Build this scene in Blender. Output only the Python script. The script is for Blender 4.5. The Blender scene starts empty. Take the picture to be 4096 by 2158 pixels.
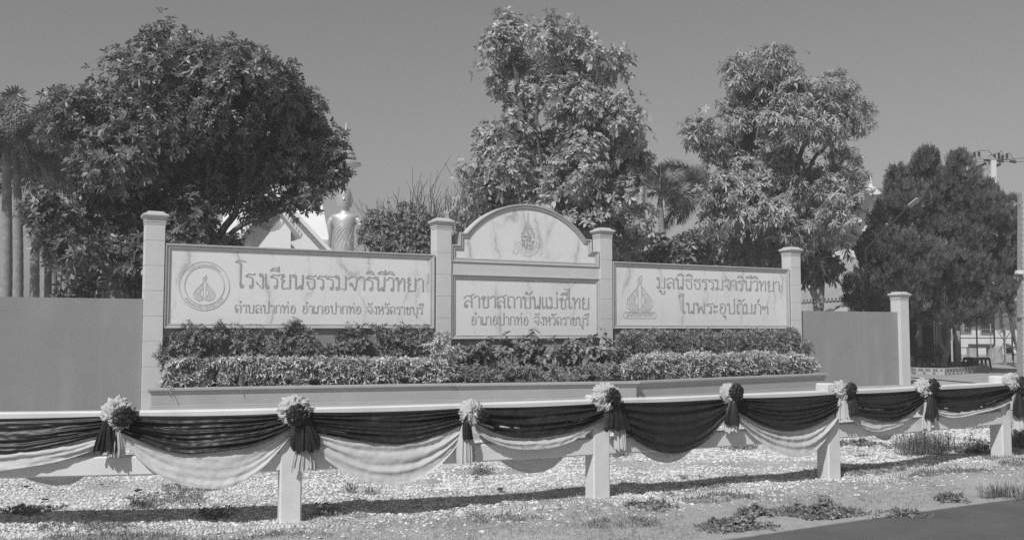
import bpy, math, random
import numpy as np
from mathutils import Vector, noise as mnoise

# ------------------------------------------------------------------ camera, sky, sun, exposure
SC = bpy.context.scene
COL = SC.collection
FPX, CX, CY, EYE = 3700.0, 2048.0, 1079.0, 1.6          # measured camera of the photograph
PITCH = math.atan(239 / FPX)
cam = bpy.data.objects.new("camera", bpy.data.cameras.new("camera"))
COL.objects.link(cam)
cam.data.sensor_width = 36.0
cam.data.lens = FPX / 4096 * 36
cam.data.clip_end = 2000
cam.location = (0, 0, EYE)
cam.rotation_euler = (math.pi / 2 + PITCH, 0, 0)
SC.camera = cam

SUN_EL, SUN_AZ = math.radians(46), math.radians(208)     # azimuth clockwise from +Y
to_sun = Vector((math.sin(SUN_AZ) * math.cos(SUN_EL), math.cos(SUN_AZ) * math.cos(SUN_EL), math.sin(SUN_EL)))
sun = bpy.data.objects.new("sun", bpy.data.lights.new("sun", 'SUN'))
COL.objects.link(sun)
sun.data.energy = 3.5
sun.data.angle = math.radians(0.5)
sun.data.color = (1, 1, 1)                                # black and white photograph
sun.rotation_euler = to_sun.to_track_quat('Z', 'Y').to_euler()

W = bpy.data.worlds.new("World")
SC.world = W
W.use_nodes = True
nt = W.node_tree
sky = nt.nodes.new('ShaderNodeTexSky')
sky.sky_type = 'NISHITA'
sky.sun_disc = False
sky.sun_elevation = SUN_EL
sky.sun_rotation = SUN_AZ
sky.dust_density = 1.0
bw = nt.nodes.new('ShaderNodeSeparateColor')              # blue-sensitive black and white film
nt.links.new(sky.outputs[0], bw.inputs[0])
nt.links.new(bw.outputs[2], nt.nodes['Background'].inputs['Color'])
nt.nodes['Background'].inputs['Strength'].default_value = 0.047
SC.view_settings.view_transform = 'Standard'
SC.view_settings.look = 'None'
SC.view_settings.exposure = 0.2
SC.view_settings.gamma = 1.0
SC.cycles.use_denoising = False                          # keep a little natural grain and crisp leaves

RNG = np.random.default_rng(7)
random.seed(7)

# ------------------------------------------------------------------ measuring helpers
_c, _s = math.cos(PITCH), math.sin(PITCH)
EYEP = np.array([0, 0, EYE])

def ray(px, py):
    xc, yc = (px - CX) / FPX, -(py - CY) / FPX
    return np.array([xc, _c - yc * _s, _s + yc * _c])

def gnd(px, py, z=0.0):
    r = ray(px, py)
    return EYEP + r * ((z - EYE) / r[2])

def dep(px, py, Y):
    r = ray(px, py)
    return EYEP + r * (Y / r[1])

def proj(p):
    d = np.asarray(p, float) - EYEP
    f, up = d[1] * _c + d[2] * _s, -d[1] * _s + d[2] * _c
    return CX + FPX * d[0] / f, CY - FPX * up / f

# the line of the sign wall: s metres along it, b metres out of it towards the road, z up
TH = math.atan(3700 / 6922)
U = np.array([math.cos(TH), math.sin(TH), 0.0])
N = np.array([math.sin(TH), -math.cos(TH), 0.0])
P0 = np.array([-6.581, 17.5, 0.0])

def SP(s, b, z):
    return P0 + U * s + N * b + np.array([0, 0, z])

def spx(px, py, b=0.0):
    r = ray(px, py)
    t = np.dot(P0 + N * b - EYEP, N) / np.dot(r, N)
    p = EYEP + r * t
    return float(np.dot(p - P0, U)), float(p[2])

# ------------------------------------------------------------------ mesh builder
def nrm(a):
    a = np.asarray(a, float)
    return a / (np.linalg.norm(a, axis=-1, keepdims=True) + 1e-12)

class MB:
    def __init__(self):
        self.v = []; self.n = 0; self.f = []          # f: list of int arrays (m,3) or (m,4) or single polygons

    def add(self, verts, faces):
        verts = np.asarray(verts, float).reshape(-1, 3)
        self.v.append(verts)
        by = {}
        if isinstance(faces, np.ndarray):
            self.f.append(faces.astype(np.int64) + self.n)
        else:
            for q in faces:
                by.setdefault(len(q), []).append(q)
            for k in by:
                self.f.append(np.array(by[k], dtype=np.int64) + self.n)
        self.n += len(verts)
        return self

    def box(self, c, e1, e2, e3):
        c, e1, e2, e3 = [np.asarray(a, float) for a in (c, e1, e2, e3)]
        v = [c + i * e1 + j * e2 + k * e3 for k in (-1, 1) for j in (-1, 1) for i in (-1, 1)]
        f = [(0, 2, 3, 1), (4, 5, 7, 6), (0, 1, 5, 4), (2, 6, 7, 3), (0, 4, 6, 2), (1, 3, 7, 5)]
        return self.add(v, f)

    def abox(self, x0, x1, y0, y1, z0, z1):
        return self.box(((x0 + x1) / 2, (y0 + y1) / 2, (z0 + z1) / 2), ((x1 - x0) / 2, 0, 0), (0, (y1 - y0) / 2, 0), (0, 0, (z1 - z0) / 2))

    def sbox(self, s0, s1, b0, b1, z0, z1):            # box in sign-wall axes
        return self.box(SP((s0 + s1) / 2, (b0 + b1) / 2, (z0 + z1) / 2), U * (s1 - s0) / 2, N * (b1 - b0) / 2, (0, 0, (z1 - z0) / 2))

    def rings(self, rings, closed=True, cap=True):
        """rings: list of (k,3) arrays joined one after the other"""
        k = len(rings[0]); m = len(rings)
        v = np.concatenate([np.asarray(r, float) for r in rings])
        i, j = np.meshgrid(np.arange(m - 1), np.arange(k if closed else k - 1), indexing='ij')
        i, j = i.ravel(), j.ravel(); j2 = (j + 1) % k
        q = np.stack([i * k + j, i * k + j2, (i + 1) * k + j2, (i + 1) * k + j], 1)
        base = self.n
        self.add(v, q)
        if cap and closed:
            self.f.append(np.array([list(range(base + k - 1, base - 1, -1))]))
            self.f.append(np.array([list(range(base + (m - 1) * k, base + m * k))]))
        return self

    def tube(self, path, rad, seg=8, cap=True):
        path = np.asarray(path, float)
        m = len(path)
        rad = np.broadcast_to(np.asarray(rad, float), (m,))
        t = nrm(np.gradient(path, axis=0))
        ref = np.array([0, 0, 1.0]) if abs(t[0][2]) < 0.9 else np.array([1.0, 0, 0])
        a = nrm(np.cross(t[0], ref)); rings = []
        ang = np.linspace(0, 2 * np.pi, seg, endpoint=False)
        for i in range(m):
            a = nrm(a - t[i] * np.dot(a, t[i])); b = np.cross(t[i], a)
            rings.append(path[i] + rad[i] * (np.cos(ang)[:, None] * a + np.sin(ang)[:, None] * b))
        return self.rings(rings, True, cap)

    def lathe(self, c, prof, seg=16, axis=(0, 0, 1), square=None):
        """prof: (radius, height) pairs; square=(e1,e2) makes it a square lathe along those axes"""
        c = np.asarray(c, float); rings = []
        if square is None:
            ax = nrm(axis); ref = np.array([1.0, 0, 0]) if abs(ax[0]) < .9 else np.array([0, 1.0, 0])
            e1 = nrm(np.cross(ax, ref)); e2 = np.cross(ax, e1)
            ang = np.linspace(0, 2 * np.pi, seg, endpoint=False)
            dirs = np.cos(ang)[:, None] * e1 + np.sin(ang)[:, None] * e2
        else:
            ax = np.array([0, 0, 1.0]); e1, e2 = [np.asarray(e, float) for e in square]
            dirs = np.array([e1 + e2, -e1 + e2, -e1 - e2, e1 - e2])
        for r, h in prof:
            rings.append(c + dirs * r + ax * h)
        return self.rings(rings)

    def grid(self, P):
        """P: (m,k,3)"""
        m, k = P.shape[:2]
        i, j = np.meshgrid(np.arange(m - 1), np.arange(k - 1), indexing='ij')
        i, j = i.ravel(), j.ravel()
        q = np.stack([i * k + j, i * k + j + 1, (i + 1) * k + j + 1, (i + 1) * k + j], 1)
        return self.add(P.reshape(-1, 3), q)

    def prism(self, poly, d):
        """polygon (k,3) extruded by vector d"""
        poly = np.asarray(poly, float); k = len(poly)
        v = np.concatenate([poly, poly + np.asarray(d, float)])
        f = [tuple(range(k - 1, -1, -1)), tuple(range(k, 2 * k))]
        f += [(i, (i + 1) % k, k + (i + 1) % k, k + i) for i in range(k)]
        return self.add(v, f)

    def build(self, name, mat, parent=None, loc=(0, 0, 0), smooth=False):
        me = bpy.data.meshes.new(name)
        V = np.concatenate(self.v) - np.asarray(loc, float)
        tot = [a.shape[1] for a in self.f for _ in range(a.shape[0])]
        loops = np.concatenate([a.ravel() for a in self.f])
        tot = np.array(tot, dtype=np.int32)
        start = np.concatenate([[0], np.cumsum(tot)[:-1]]).astype(np.int32)
        me.vertices.add(len(V)); me.loops.add(len(loops)); me.polygons.add(len(tot))
        me.vertices.foreach_set('co', V.astype(np.float32).ravel())
        me.loops.foreach_set('vertex_index', loops.astype(np.int32))
        me.polygons.foreach_set('loop_start', start)
        me.polygons.foreach_set('loop_total', tot)
        me.polygons.foreach_set('use_smooth', np.full(len(tot), smooth, dtype=bool))
        me.update(calc_edges=True); me.validate()
        if mat: me.materials.append(mat)
        o = bpy.data.objects.new(name, me)
        COL.objects.link(o)
        if parent: o.parent = parent
        else: o.location = loc
        return o

class Thing:
    def __init__(self, name, label, cat, loc=(0, 0, 0), group=None):
        self.loc = np.asarray(loc, float)
        self.o = bpy.data.objects.new(name, None); COL.objects.link(self.o)
        self.o.location = self.loc; self.o.empty_display_size = 0.2
        self.o['label'] = label; self.o['category'] = cat
        if group: self.o['group'] = group

    def part(self, name, mb, mat, parent=None, smooth=False, label=None):
        o = mb.build(name, mat, parent or self.o, self.loc, smooth)
        if label: o['label'] = label
        return o

def solo(name, mb, mat, label, cat, loc=(0, 0, 0), group=None, smooth=False):
    o = mb.build(name, mat, None, loc, smooth)
    o['label'] = label; o['category'] = cat
    if group: o['group'] = group
    return o

def setting(name, mb, mat, kind='structure', smooth=False):
    o = mb.build(name, mat, None, (0, 0, 0), smooth)
    o['kind'] = kind
    return o

# ------------------------------------------------------------------ materials (all neutral greys)
def mat(name, col, rough=0.8, var=0.12, scale=3.0, spec=0.3, bump=0.0, bscale=60.0, metal=0.0, transl=0.0, island=0.0, coat=None, streak=0.0):
    m = bpy.data.materials.new(name); m.use_nodes = True
    nt = m.node_tree; n = nt.nodes; l = nt.links
    p = n['Principled BSDF']
    p.inputs['Roughness'].default_value = rough
    p.inputs['Specular IOR Level'].default_value = spec
    p.inputs['Metallic'].default_value = metal
    tc = n.new('ShaderNodeTexCoord')
    ns = n.new('ShaderNodeTexNoise'); ns.inputs['Scale'].default_value = scale; ns.inputs['Detail'].default_value = 6
    ns.inputs['Roughness'].default_value = 0.6
    l.new(tc.outputs['Object'], ns.inputs['Vector'])
    mr = n.new('ShaderNodeMapRange')
    mr.inputs['From Min'].default_value = 0.3; mr.inputs['From Max'].default_value = 0.7
    mr.inputs['To Min'].default_value = col * (1 - var); mr.inputs['To Max'].default_value = col * (1 + var)
    l.new(ns.outputs['Fac'], mr.inputs['Value'])
    out = mr.outputs[0]
    if streak:                                            # rain streaks run down the surface
        mp = n.new('ShaderNodeMapping'); mp.inputs['Scale'].default_value = (2.3, 2.3, 0.3)
        l.new(tc.outputs['Object'], mp.inputs['Vector'])
        n2 = n.new('ShaderNodeTexNoise'); n2.inputs['Scale'].default_value = 1.0; n2.inputs['Detail'].default_value = 3
        l.new(mp.outputs[0], n2.inputs['Vector'])
        r2 = n.new('ShaderNodeMapRange'); r2.inputs['From Min'].default_value = 0.45; r2.inputs['From Max'].default_value = 0.75
        r2.inputs['To Min'].default_value = 1.0; r2.inputs['To Max'].default_value = 1 + streak
        l.new(n2.outputs['Fac'], r2.inputs['Value'])
        mu = n.new('ShaderNodeMath'); mu.operation = 'MULTIPLY'
        l.new(out, mu.inputs[0]); l.new(r2.outputs[0], mu.inputs[1]); out = mu.outputs[0]
    if island:
        ge = n.new('ShaderNodeNewGeometry')
        r3 = n.new('ShaderNodeMapRange'); r3.inputs['To Min'].default_value = 1 - island; r3.inputs['To Max'].default_value = 1 + island
        l.new(ge.outputs['Random Per Island'], r3.inputs['Value'])
        mu = n.new('ShaderNodeMath'); mu.operation = 'MULTIPLY'
        l.new(out, mu.inputs[0]); l.new(r3.outputs[0], mu.inputs[1]); out = mu.outputs[0]
    l.new(out, p.inputs['Base Color'])
    if bump:
        nb = n.new('ShaderNodeTexNoise'); nb.inputs['Scale'].default_value = bscale; nb.inputs['Detail'].default_value = 5
        l.new(tc.outputs['Object'], nb.inputs['Vector'])
        bp = n.new('ShaderNodeBump'); bp.inputs['Strength'].default_value = bump; bp.inputs['Distance'].default_value = 0.02
        l.new(nb.outputs['Fac'], bp.inputs['Height']); l.new(bp.outputs[0], p.inputs['Normal'])
    if transl:
        tr = n.new('ShaderNodeBsdfTranslucent'); l.new(out, tr.inputs['Color'])
        mx = n.new('ShaderNodeMixShader'); mx.inputs[0].default_value = transl
        l.new(p.outputs[0], mx.inputs[1]); l.new(tr.outputs[0], mx.inputs[2])
        l.new(mx.outputs[0], n['Material Output'].inputs['Surface'])
    return m

def marble(name):
    m = bpy.data.materials.new(name); m.use_nodes = True
    nt = m.node_tree; n = nt.nodes; l = nt.links; p = n['Principled BSDF']
    p.inputs['Roughness'].default_value = 0.35; p.inputs['Specular IOR Level'].default_value = 0.35
    tc = n.new('ShaderNodeTexCoord')
    dn = n.new('ShaderNodeTexNoise'); dn.inputs['Scale'].default_value = 1.6; dn.inputs['Detail'].default_value = 8; dn.inputs['Roughness'].default_value = 0.65
    l.new(tc.outputs['Object'], dn.inputs['Vector'])
    sc = n.new('ShaderNodeVectorMath'); sc.operation = 'MULTIPLY_ADD'
    sc.inputs[1].default_value = (0.55, 0.55, 0.55)
    l.new(dn.outputs['Color'], sc.inputs[0]); l.new(tc.outputs['Object'], sc.inputs[2])
    mp = n.new('ShaderNodeMapping'); mp.inputs['Rotation'].default_value = (0, 0.85, 0); mp.inputs['Scale'].default_value = (1.7, 1.7, 0.5)
    l.new(sc.outputs[0], mp.inputs['Vector'])
    vo = n.new('ShaderNodeTexVoronoi'); vo.feature = 'DISTANCE_TO_EDGE'; vo.inputs['Scale'].default_value = 0.62
    l.new(mp.outputs[0], vo.inputs['Vector'])
    thin = n.new('ShaderNodeMapRange'); thin.inputs['From Min'].default_value = 0.0; thin.inputs['From Max'].default_value = 0.03
    thin.inputs['To Min'].default_value = 1; thin.inputs['To Max'].default_value = 0
    l.new(vo.outputs['Distance'], thin.inputs['Value'])
    wide = n.new('ShaderNodeMapRange'); wide.inputs['From Min'].default_value = 0.0; wide.inputs['From Max'].default_value = 0.14
    wide.inputs['To Min'].default_value = 1; wide.inputs['To Max'].default_value = 0
    l.new(vo.outputs['Distance'], wide.inputs['Value'])
    pn = n.new('ShaderNodeTexNoise'); pn.inputs['Scale'].default_value = 0.9; pn.inputs['Detail'].default_value = 3
    l.new(tc.outputs['Object'], pn.inputs['Vector'])
    pm = n.new('ShaderNodeMapRange'); pm.inputs['From Min'].default_value = 0.47; pm.inputs['From Max'].default_value = 0.66
    l.new(pn.outputs['Fac'], pm.inputs['Value'])
    a = n.new('ShaderNodeMath'); a.operation = 'MULTIPLY'; l.new(wide.outputs[0], a.inputs[0]); l.new(pm.outputs[0], a.inputs[1])
    cl = n.new('ShaderNodeTexNoise'); cl.inputs['Scale'].default_value = 7; cl.inputs['Detail'].default_value = 6
    l.new(sc.outputs[0], cl.inputs['Vector'])
    a2 = n.new('ShaderNodeMath'); a2.operation = 'MULTIPLY'; l.new(a.outputs[0], a2.inputs[0]); l.new(cl.outputs['Fac'], a2.inputs[1])
    b0 = n.new('ShaderNodeMapRange'); b0.inputs['From Min'].default_value = 0.4; b0.inputs['From Max'].default_value = 0.62; b0.inputs['To Min'].default_value = 0.08; b0.inputs['To Max'].default_value = 0.8
    l.new(pn.outputs['Fac'], b0.inputs['Value'])
    b = n.new('ShaderNodeMath'); b.operation = 'MULTIPLY'; l.new(thin.outputs[0], b.inputs[0]); l.new(b0.outputs[0], b.inputs[1])
    add = n.new('ShaderNodeMath'); add.operation = 'ADD'; add.use_clamp = True
    l.new(a2.outputs[0], add.inputs[0]); l.new(b.outputs[0], add.inputs[1])
    mr = n.new('ShaderNodeMapRange'); mr.inputs['To Min'].default_value = PANEL; mr.inputs['To Max'].default_value = PANEL * 0.62
    l.new(add.outputs[0], mr.inputs['Value']); l.new(mr.outputs[0], p.inputs['Base Color'])
    return m

PANEL = 0.73
M = dict(
    marble=marble('white_marble'),
    paint=mat('pale_paint', 0.57, 0.75, 0.04, 2.0, bump=0.06, bscale=90, streak=-0.05),
    white=mat('white_paint', 0.65, 0.6, 0.09, 3.0, bump=0.05, bscale=60, streak=-0.06),
    frame=mat('grey_moulding', 0.40, 0.6, 0.06, 3.0, bump=0.03),
    letter=mat('grey_letter_paint', 0.35, 0.5, 0.06, 8.0),
    letterthin=mat('pale_letter_paint', 0.50, 0.5, 0.06, 8.0),
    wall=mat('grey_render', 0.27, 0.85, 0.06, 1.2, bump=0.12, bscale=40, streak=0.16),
    planter=mat('planter_paint', 0.33, 0.7, 0.06, 2.0, bump=0.06, streak=0.05),
    darkcloth=mat('dark_satin', 0.017, 0.48, 0.25, 6.0, spec=0.45, bump=0.04, bscale=300),
    lightcloth=mat('pale_satin', 0.58, 0.6, 0.06, 6.0, spec=0.3, transl=0.22),
    soil=mat('soil', 0.09, 0.95, 0.4, 12.0, bump=0.8, bscale=50),
    bark=mat('bark', 0.10, 0.9, 0.35, 9.0, bump=0.6, bscale=45),
    palebark=mat('pale_bark', 0.26, 0.9, 0.25, 9.0, bump=0.4, bscale=45),
    leafdark=mat('dark_leaf', 0.16, 0.42, 0.25, 1.5, spec=0.5, transl=0.25, island=0.35),
    leafmid=mat('mid_leaf', 0.40, 0.45, 0.2, 1.2, spec=0.45, transl=0.32, island=0.35),
    leafpale=mat('pale_leaf', 0.36, 0.45, 0.2, 1.2, spec=0.45, transl=0.32, island=0.4),
    conifer=mat('conifer_leaf', 0.10, 0.6, 0.4, 1.2, spec=0.3, transl=0.1, island=0.45),
    palmleaf=mat('palm_leaf', 0.22, 0.5, 0.2, 2.0, spec=0.4, transl=0.15, island=0.35),
    hedgepale=mat('pale_hedge_leaf', 0.46, 0.5, 0.2, 2.5, spec=0.35, transl=0.2, island=0.5),
    hedgedark=mat('dark_hedge_leaf', 0.22, 0.55, 0.25, 2.5, spec=0.3, transl=0.15, island=0.5),
    broadleaf=mat('broad_leaf', 0.20, 0.45, 0.2, 2.5, spec=0.4, transl=0.15, island=0.45),
    weed=mat('weed_leaf', 0.21, 0.6, 0.3, 4.0, spec=0.3, transl=0.15, island=0.5),
    drygrass=mat('dry_grass', 0.33, 0.8, 0.25, 3.0, spec=0.2, transl=0.15, island=0.5),
    stone=mat('gravel_stone', 0.64, 0.85, 0.08, 30.0, spec=0.2, island=0.15),
    gold=mat('gilded_metal', 0.48, 0.40, 0.08, 2.0, spec=0.5, metal=0.3),
    black=mat('black_paint', 0.02, 0.5, 0.2, 5.0),
    darkgrey=mat('dark_grey', 0.06, 0.6, 0.2, 5.0),
    steel=mat('galvanised_steel', 0.38, 0.45, 0.1, 5.0, metal=0.4),
    concrete=mat('concrete', 0.36, 0.9, 0.15, 4.0, bump=0.2, bscale=60, streak=-0.2),
    roofsheet=mat('roof_sheet', 0.30, 0.5, 0.12, 1.5, metal=0.2),
    roofdark=mat('roof_tile', 0.10, 0.7, 0.2, 6.0),
    templewhite=mat('temple_white', 0.68, 0.7, 0.04, 1.0),
    glass=mat('dark_glass', 0.015, 0.12, 0.2, 2.0, spec=0.5),
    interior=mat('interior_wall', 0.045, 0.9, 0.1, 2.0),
    plastic=mat('dark_plastic', 0.025, 0.35, 0.1, 2.0, spec=0.5),
    plasticmid=mat('mid_plastic', 0.07, 0.35, 0.1, 2.0, spec=0.5),
    lamp=mat('lamp_housing', 0.35, 0.4, 0.05, 2.0),
)

# ------------------------------------------------------------------ ground, gravel, road
def road_edge(x):                                         # the road curves away gently
    xs = [-60, -12, -4, 0.2, 1.71, 2.68, 4.02, 4.89, 8, 20, 60]
    ys = [-20, 2.0, 4.9, 6.45, 7.23, 7.78, 8.51, 8.95, 10.5, 16.5, 38]
    return np.interp(x, xs, ys)

FP = np.array([(-10.3, 6.78), (-7.45, 6.98), (-4.62, 7.25), (-1.83, 7.72), (0.81, 8.72), (3.39, 9.95), (6.05, 11.51), (8.6, 13.2), (11.2, 15.0)])

def catmull(P, n=40):
    P = np.asarray(P, float); Q = np.vstack([2 * P[0] - P[1], P, 2 * P[-1] - P[-2]]); out = []
    for i in range(1, len(Q) - 2):
        t = np.linspace(0, 1, n, endpoint=False)[:, None]
        a, b, c, d = Q[i - 1], Q[i], Q[i + 1], Q[i + 2]
        out.append(0.5 * ((2 * b) + (-a + c) * t + (2 * a - 5 * b + 4 * c - d) * t ** 2 + (-a + 3 * b - 3 * c + d) * t ** 3))
    out.append(P[-1:])
    return np.vstack(out)

FC = catmull(FP)
FT = np.concatenate([[0], np.cumsum(np.linalg.norm(np.diff(FC, axis=0), axis=1))])
FTAN = nrm(np.gradient(FC, axis=0))

def fpos(t, b=0.0, z=0.0):
    """point on the fence: t metres along, b metres towards the road"""
    t = np.asarray(t, float)
    x, y = np.interp(t, FT, FC[:, 0]), np.interp(t, FT, FC[:, 1])
    tx, ty = np.interp(t, FT, FTAN[:, 0]), np.interp(t, FT, FTAN[:, 1])
    return np.stack(np.broadcast_arrays(x + ty * b, y - tx * b, z), -1)

_TT = np.linspace(1, FT[-1] - 1, 4000)

def fpx(px, py, b=0.0, z=0.8):
    P = fpos(_TT, b, z); X = np.array([proj(p)[0] for p in P[::10]])
    t = float(np.interp(px, X, _TT[::10]))
    p = fpos(t, b, z)
    for _ in range(3):
        q = dep(px, py, p[1]); z = q[2]
        t += (q[0] - fpos(t, b, z)[0]) * 0.9
        p = fpos(t, b, z)
    return t, float(z)

def fence_y(x):
    return np.interp(x, FC[:, 0], FC[:, 1])

def hnoise(x, y, f, oct=4):
    return mnoise.fractal(Vector((x * f, y * f, 3.1)), 0.6, 2.0, oct)

def axis_coords(lo, hi, step, far):
    a = np.arange(lo, hi + 1e-6, step)
    return np.concatenate([-np.geomspace(far, abs(lo) + 1, 8) if lo < 0 else np.array([-far, -40, 0]), a, np.geomspace(hi + 1, far, 8)])

gx = axis_coords(-9, 12, 0.14, 140); gy = axis_coords(2.6, 15, 0.14, 150)
GX, GY = np.meshgrid(gx, gy, indexing='ij'); GZ = np.zeros_like(GX)
for i in range(GX.shape[0]):
    for j in range(GX.shape[1]):
        x, y = GX[i, j], GY[i, j]
        if -9 < x < 12 and 2.6 < y < 15:
            off = y - road_edge(x)
            w = min(1, max(0, off / 0.5)) * min(1, max(0, (15 - y) / 2)) * min(1, (12 - abs(x)) / 2 if abs(x) < 12 else 0)
            GZ[i, j] = max(0, w) * (0.035 * hnoise(x, y, 0.9) + 0.012 * hnoise(x + 9, y, 4.0))
        if road_edge(x) - y > 0.0: GZ[i, j] = -0.01

def ground_material():
    m = bpy.data.materials.new('dry_dirt'); m.use_nodes = True
    nt = m.node_tree; n = nt.nodes; l = nt.links; p = n['Principled BSDF']
    p.inputs['Roughness'].default_value = 0.95; p.inputs['Specular IOR Level'].default_value = 0.15
    tc = n.new('ShaderNodeTexCoord')
    a = n.new('ShaderNodeTexNoise'); a.inputs['Scale'].default_value = 1.3; a.inputs['Detail'].default_value = 8; a.inputs['Roughness'].default_value = 0.65
    b = n.new('ShaderNodeTexNoise'); b.inputs['Scale'].default_value = 26; b.inputs['Detail'].default_value = 8; b.inputs['Roughness'].default_value = 0.7
    l.new(tc.outputs['Object'], a.inputs[0]); l.new(tc.outputs['Object'], b.inputs[0])
    r1 = n.new('ShaderNodeMapRange'); r1.inputs[1].default_value = 0.35; r1.inputs[2].default_value = 0.65; r1.inputs[3].default_value = 0.36; r1.inputs[4].default_value = 0.46
    l.new(a.outputs['Fac'], r1.inputs[0])
    r2 = n.new('ShaderNodeMapRange'); r2.inputs[1].default_value = 0.3; r2.inputs[2].default_value = 0.7; r2.inputs[3].default_value = 0.72; r2.inputs[4].default_value = 1.2
    l.new(b.outputs['Fac'], r2.inputs[0])
    mu = n.new('ShaderNodeMath'); mu.operation = 'MULTIPLY'; l.new(r1.outputs[0], mu.inputs[0]); l.new(r2.outputs[0], mu.inputs[1])
    l.new(mu.outputs[0], p.inputs['Base Color'])
    bp = n.new('ShaderNodeBump'); bp.inputs['Strength'].default_value = 0.7; bp.inputs['Distance'].default_value = 0.03
    l.new(b.outputs['Fac'], bp.inputs['Height']); l.new(bp.outputs[0], p.inputs['Normal'])
    return m

g = MB(); g.grid(np.stack([GX, GY, GZ], -1).transpose(1, 0, 2))
setting('ground', g, ground_material(), smooth=True)

xs = np.concatenate([np.linspace(-60, -12, 10), np.linspace(-11, 12, 60), np.linspace(14, 60, 12)])
E_ = np.stack([xs, road_edge(xs), np.full_like(xs, 0.006)], -1)
E2 = E_.copy(); E2[:, 1] -= 9.0
g = MB(); g.grid(np.stack([E2, E_], 1))
asph = mat('asphalt', 0.125, 0.9, 0.2, 1.4, spec=0.2, bump=0.5, bscale=160)
setting('road', g, asph)
wob = np.array([0.012 * mnoise.noise(Vector((x * 3, 0, 0))) for x in xs])
g = MB()
T_ = nrm(np.gradient(E_[:, :2], axis=0)); NN = np.stack([-T_[:, 1], T_[:, 0]], -1)
rings = []
for i in range(len(xs)):
    a0 = E_[i, :2] - NN[i] * (0.035 + wob[i]); a1 = E_[i, :2] + NN[i] * (0.045 + wob[i])
    rings.append(np.array([[*a0, 0.0], [*a0, 0.013], [*a1, 0.022], [*a1, -0.05]]))
g.rings(rings, closed=False, cap=False)
setting('road_edge', g, mat('edge_concrete', 0.33, 0.9, 0.15, 8.0, bump=0.3, bscale=80), smooth=False)

# gravel sheet behind the fence
sx = np.linspace(-9, 11.5, 140); rows = []
def gravel_front(x):
    return fence_y(x) - 0.16 + 0.22 * mnoise.noise(Vector((x * 1.1, 4.0, 0))) + 0.12 * mnoise.noise(Vector((x * 4, 1.0, 0)))
def wall_y(x, b=-0.1):
    return P0[1] + N[1] * b + (x - P0[0] - N[0] * b) * math.tan(TH)
gf = np.array([gravel_front(x) for x in sx])
gb = np.array([max(wall_y(x) - 0.2, fence_y(x) + 1) for x in sx])
m_ = 60
v = np.linspace(0, 1, m_)[:, None]
PX = np.repeat(sx[None], m_, 0); PY = gf[None] + (gb - gf)[None] * v ** 1.6
PZ = np.array([[0.028 + (0.03 * hnoise(x, y, 0.8)) for x, y in zip(a, b)] for a, b in zip(PX, PY)])
PZ[0] = -0.03; PZ[-1] = 0.0
gm = bpy.data.materials.new('gravel'); gm.use_nodes = True
nt = gm.node_tree; n = nt.nodes; l = nt.links; p = n['Principled BSDF']
p.inputs['Roughness'].default_value = 0.95; p.inputs['Specular IOR Level'].default_value = 0.15
tc = n.new('ShaderNodeTexCoord'); vo = n.new('ShaderNodeTexVoronoi'); vo.inputs['Scale'].default_value = 38
l.new(tc.outputs['Object'], vo.inputs['Vector'])
r1 = n.new('ShaderNodeMapRange'); r1.inputs[1].default_value = 0.1; r1.inputs[2].default_value = 0.75; r1.inputs[3].default_value = 0.70; r1.inputs[4].default_value = 0.54
l.new(vo.outputs['Distance'], r1.inputs[0])
bn = n.new('ShaderNodeTexNoise'); bn.inputs['Scale'].default_value = 1.4; bn.inputs['Detail'].default_value = 5
l.new(tc.outputs['Object'], bn.inputs[0])
r2 = n.new('ShaderNodeMapRange'); r2.inputs[1].default_value = 0.35; r2.inputs[2].default_value = 0.6; r2.inputs[3].default_value = 0.72; r2.inputs[4].default_value = 1.0
l.new(bn.outputs['Fac'], r2.inputs[0])
mu = n.new('ShaderNodeMath'); mu.operation = 'MULTIPLY'; l.new(r1.outputs[0], mu.inputs[0]); l.new(r2.outputs[0], mu.inputs[1])
l.new(mu.outputs[0], p.inputs['Base Color'])
bp = n.new('ShaderNodeBump'); bp.invert = True; bp.inputs['Strength'].default_value = 1.0; bp.inputs['Distance'].default_value = 0.03
l.new(vo.outputs['Distance'], bp.inputs['Height']); l.new(bp.outputs[0], p.inputs['Normal'])
g = MB(); g.grid(np.stack([PX, PY, PZ], -1))
setting('gravel_bed', g, gm, smooth=True)

def ground_z(x, y):
    off = y - road_edge(x)
    w = min(1, max(0, off / 0.5))
    z = w * (0.035 * hnoise(x, y, 0.9) + 0.012 * hnoise(x + 9, y, 4.0))
    if y > gravel_front(x) + 0.1: z = max(z, 0.028 + 0.03 * hnoise(x, y, 0.8))
    return z

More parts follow.
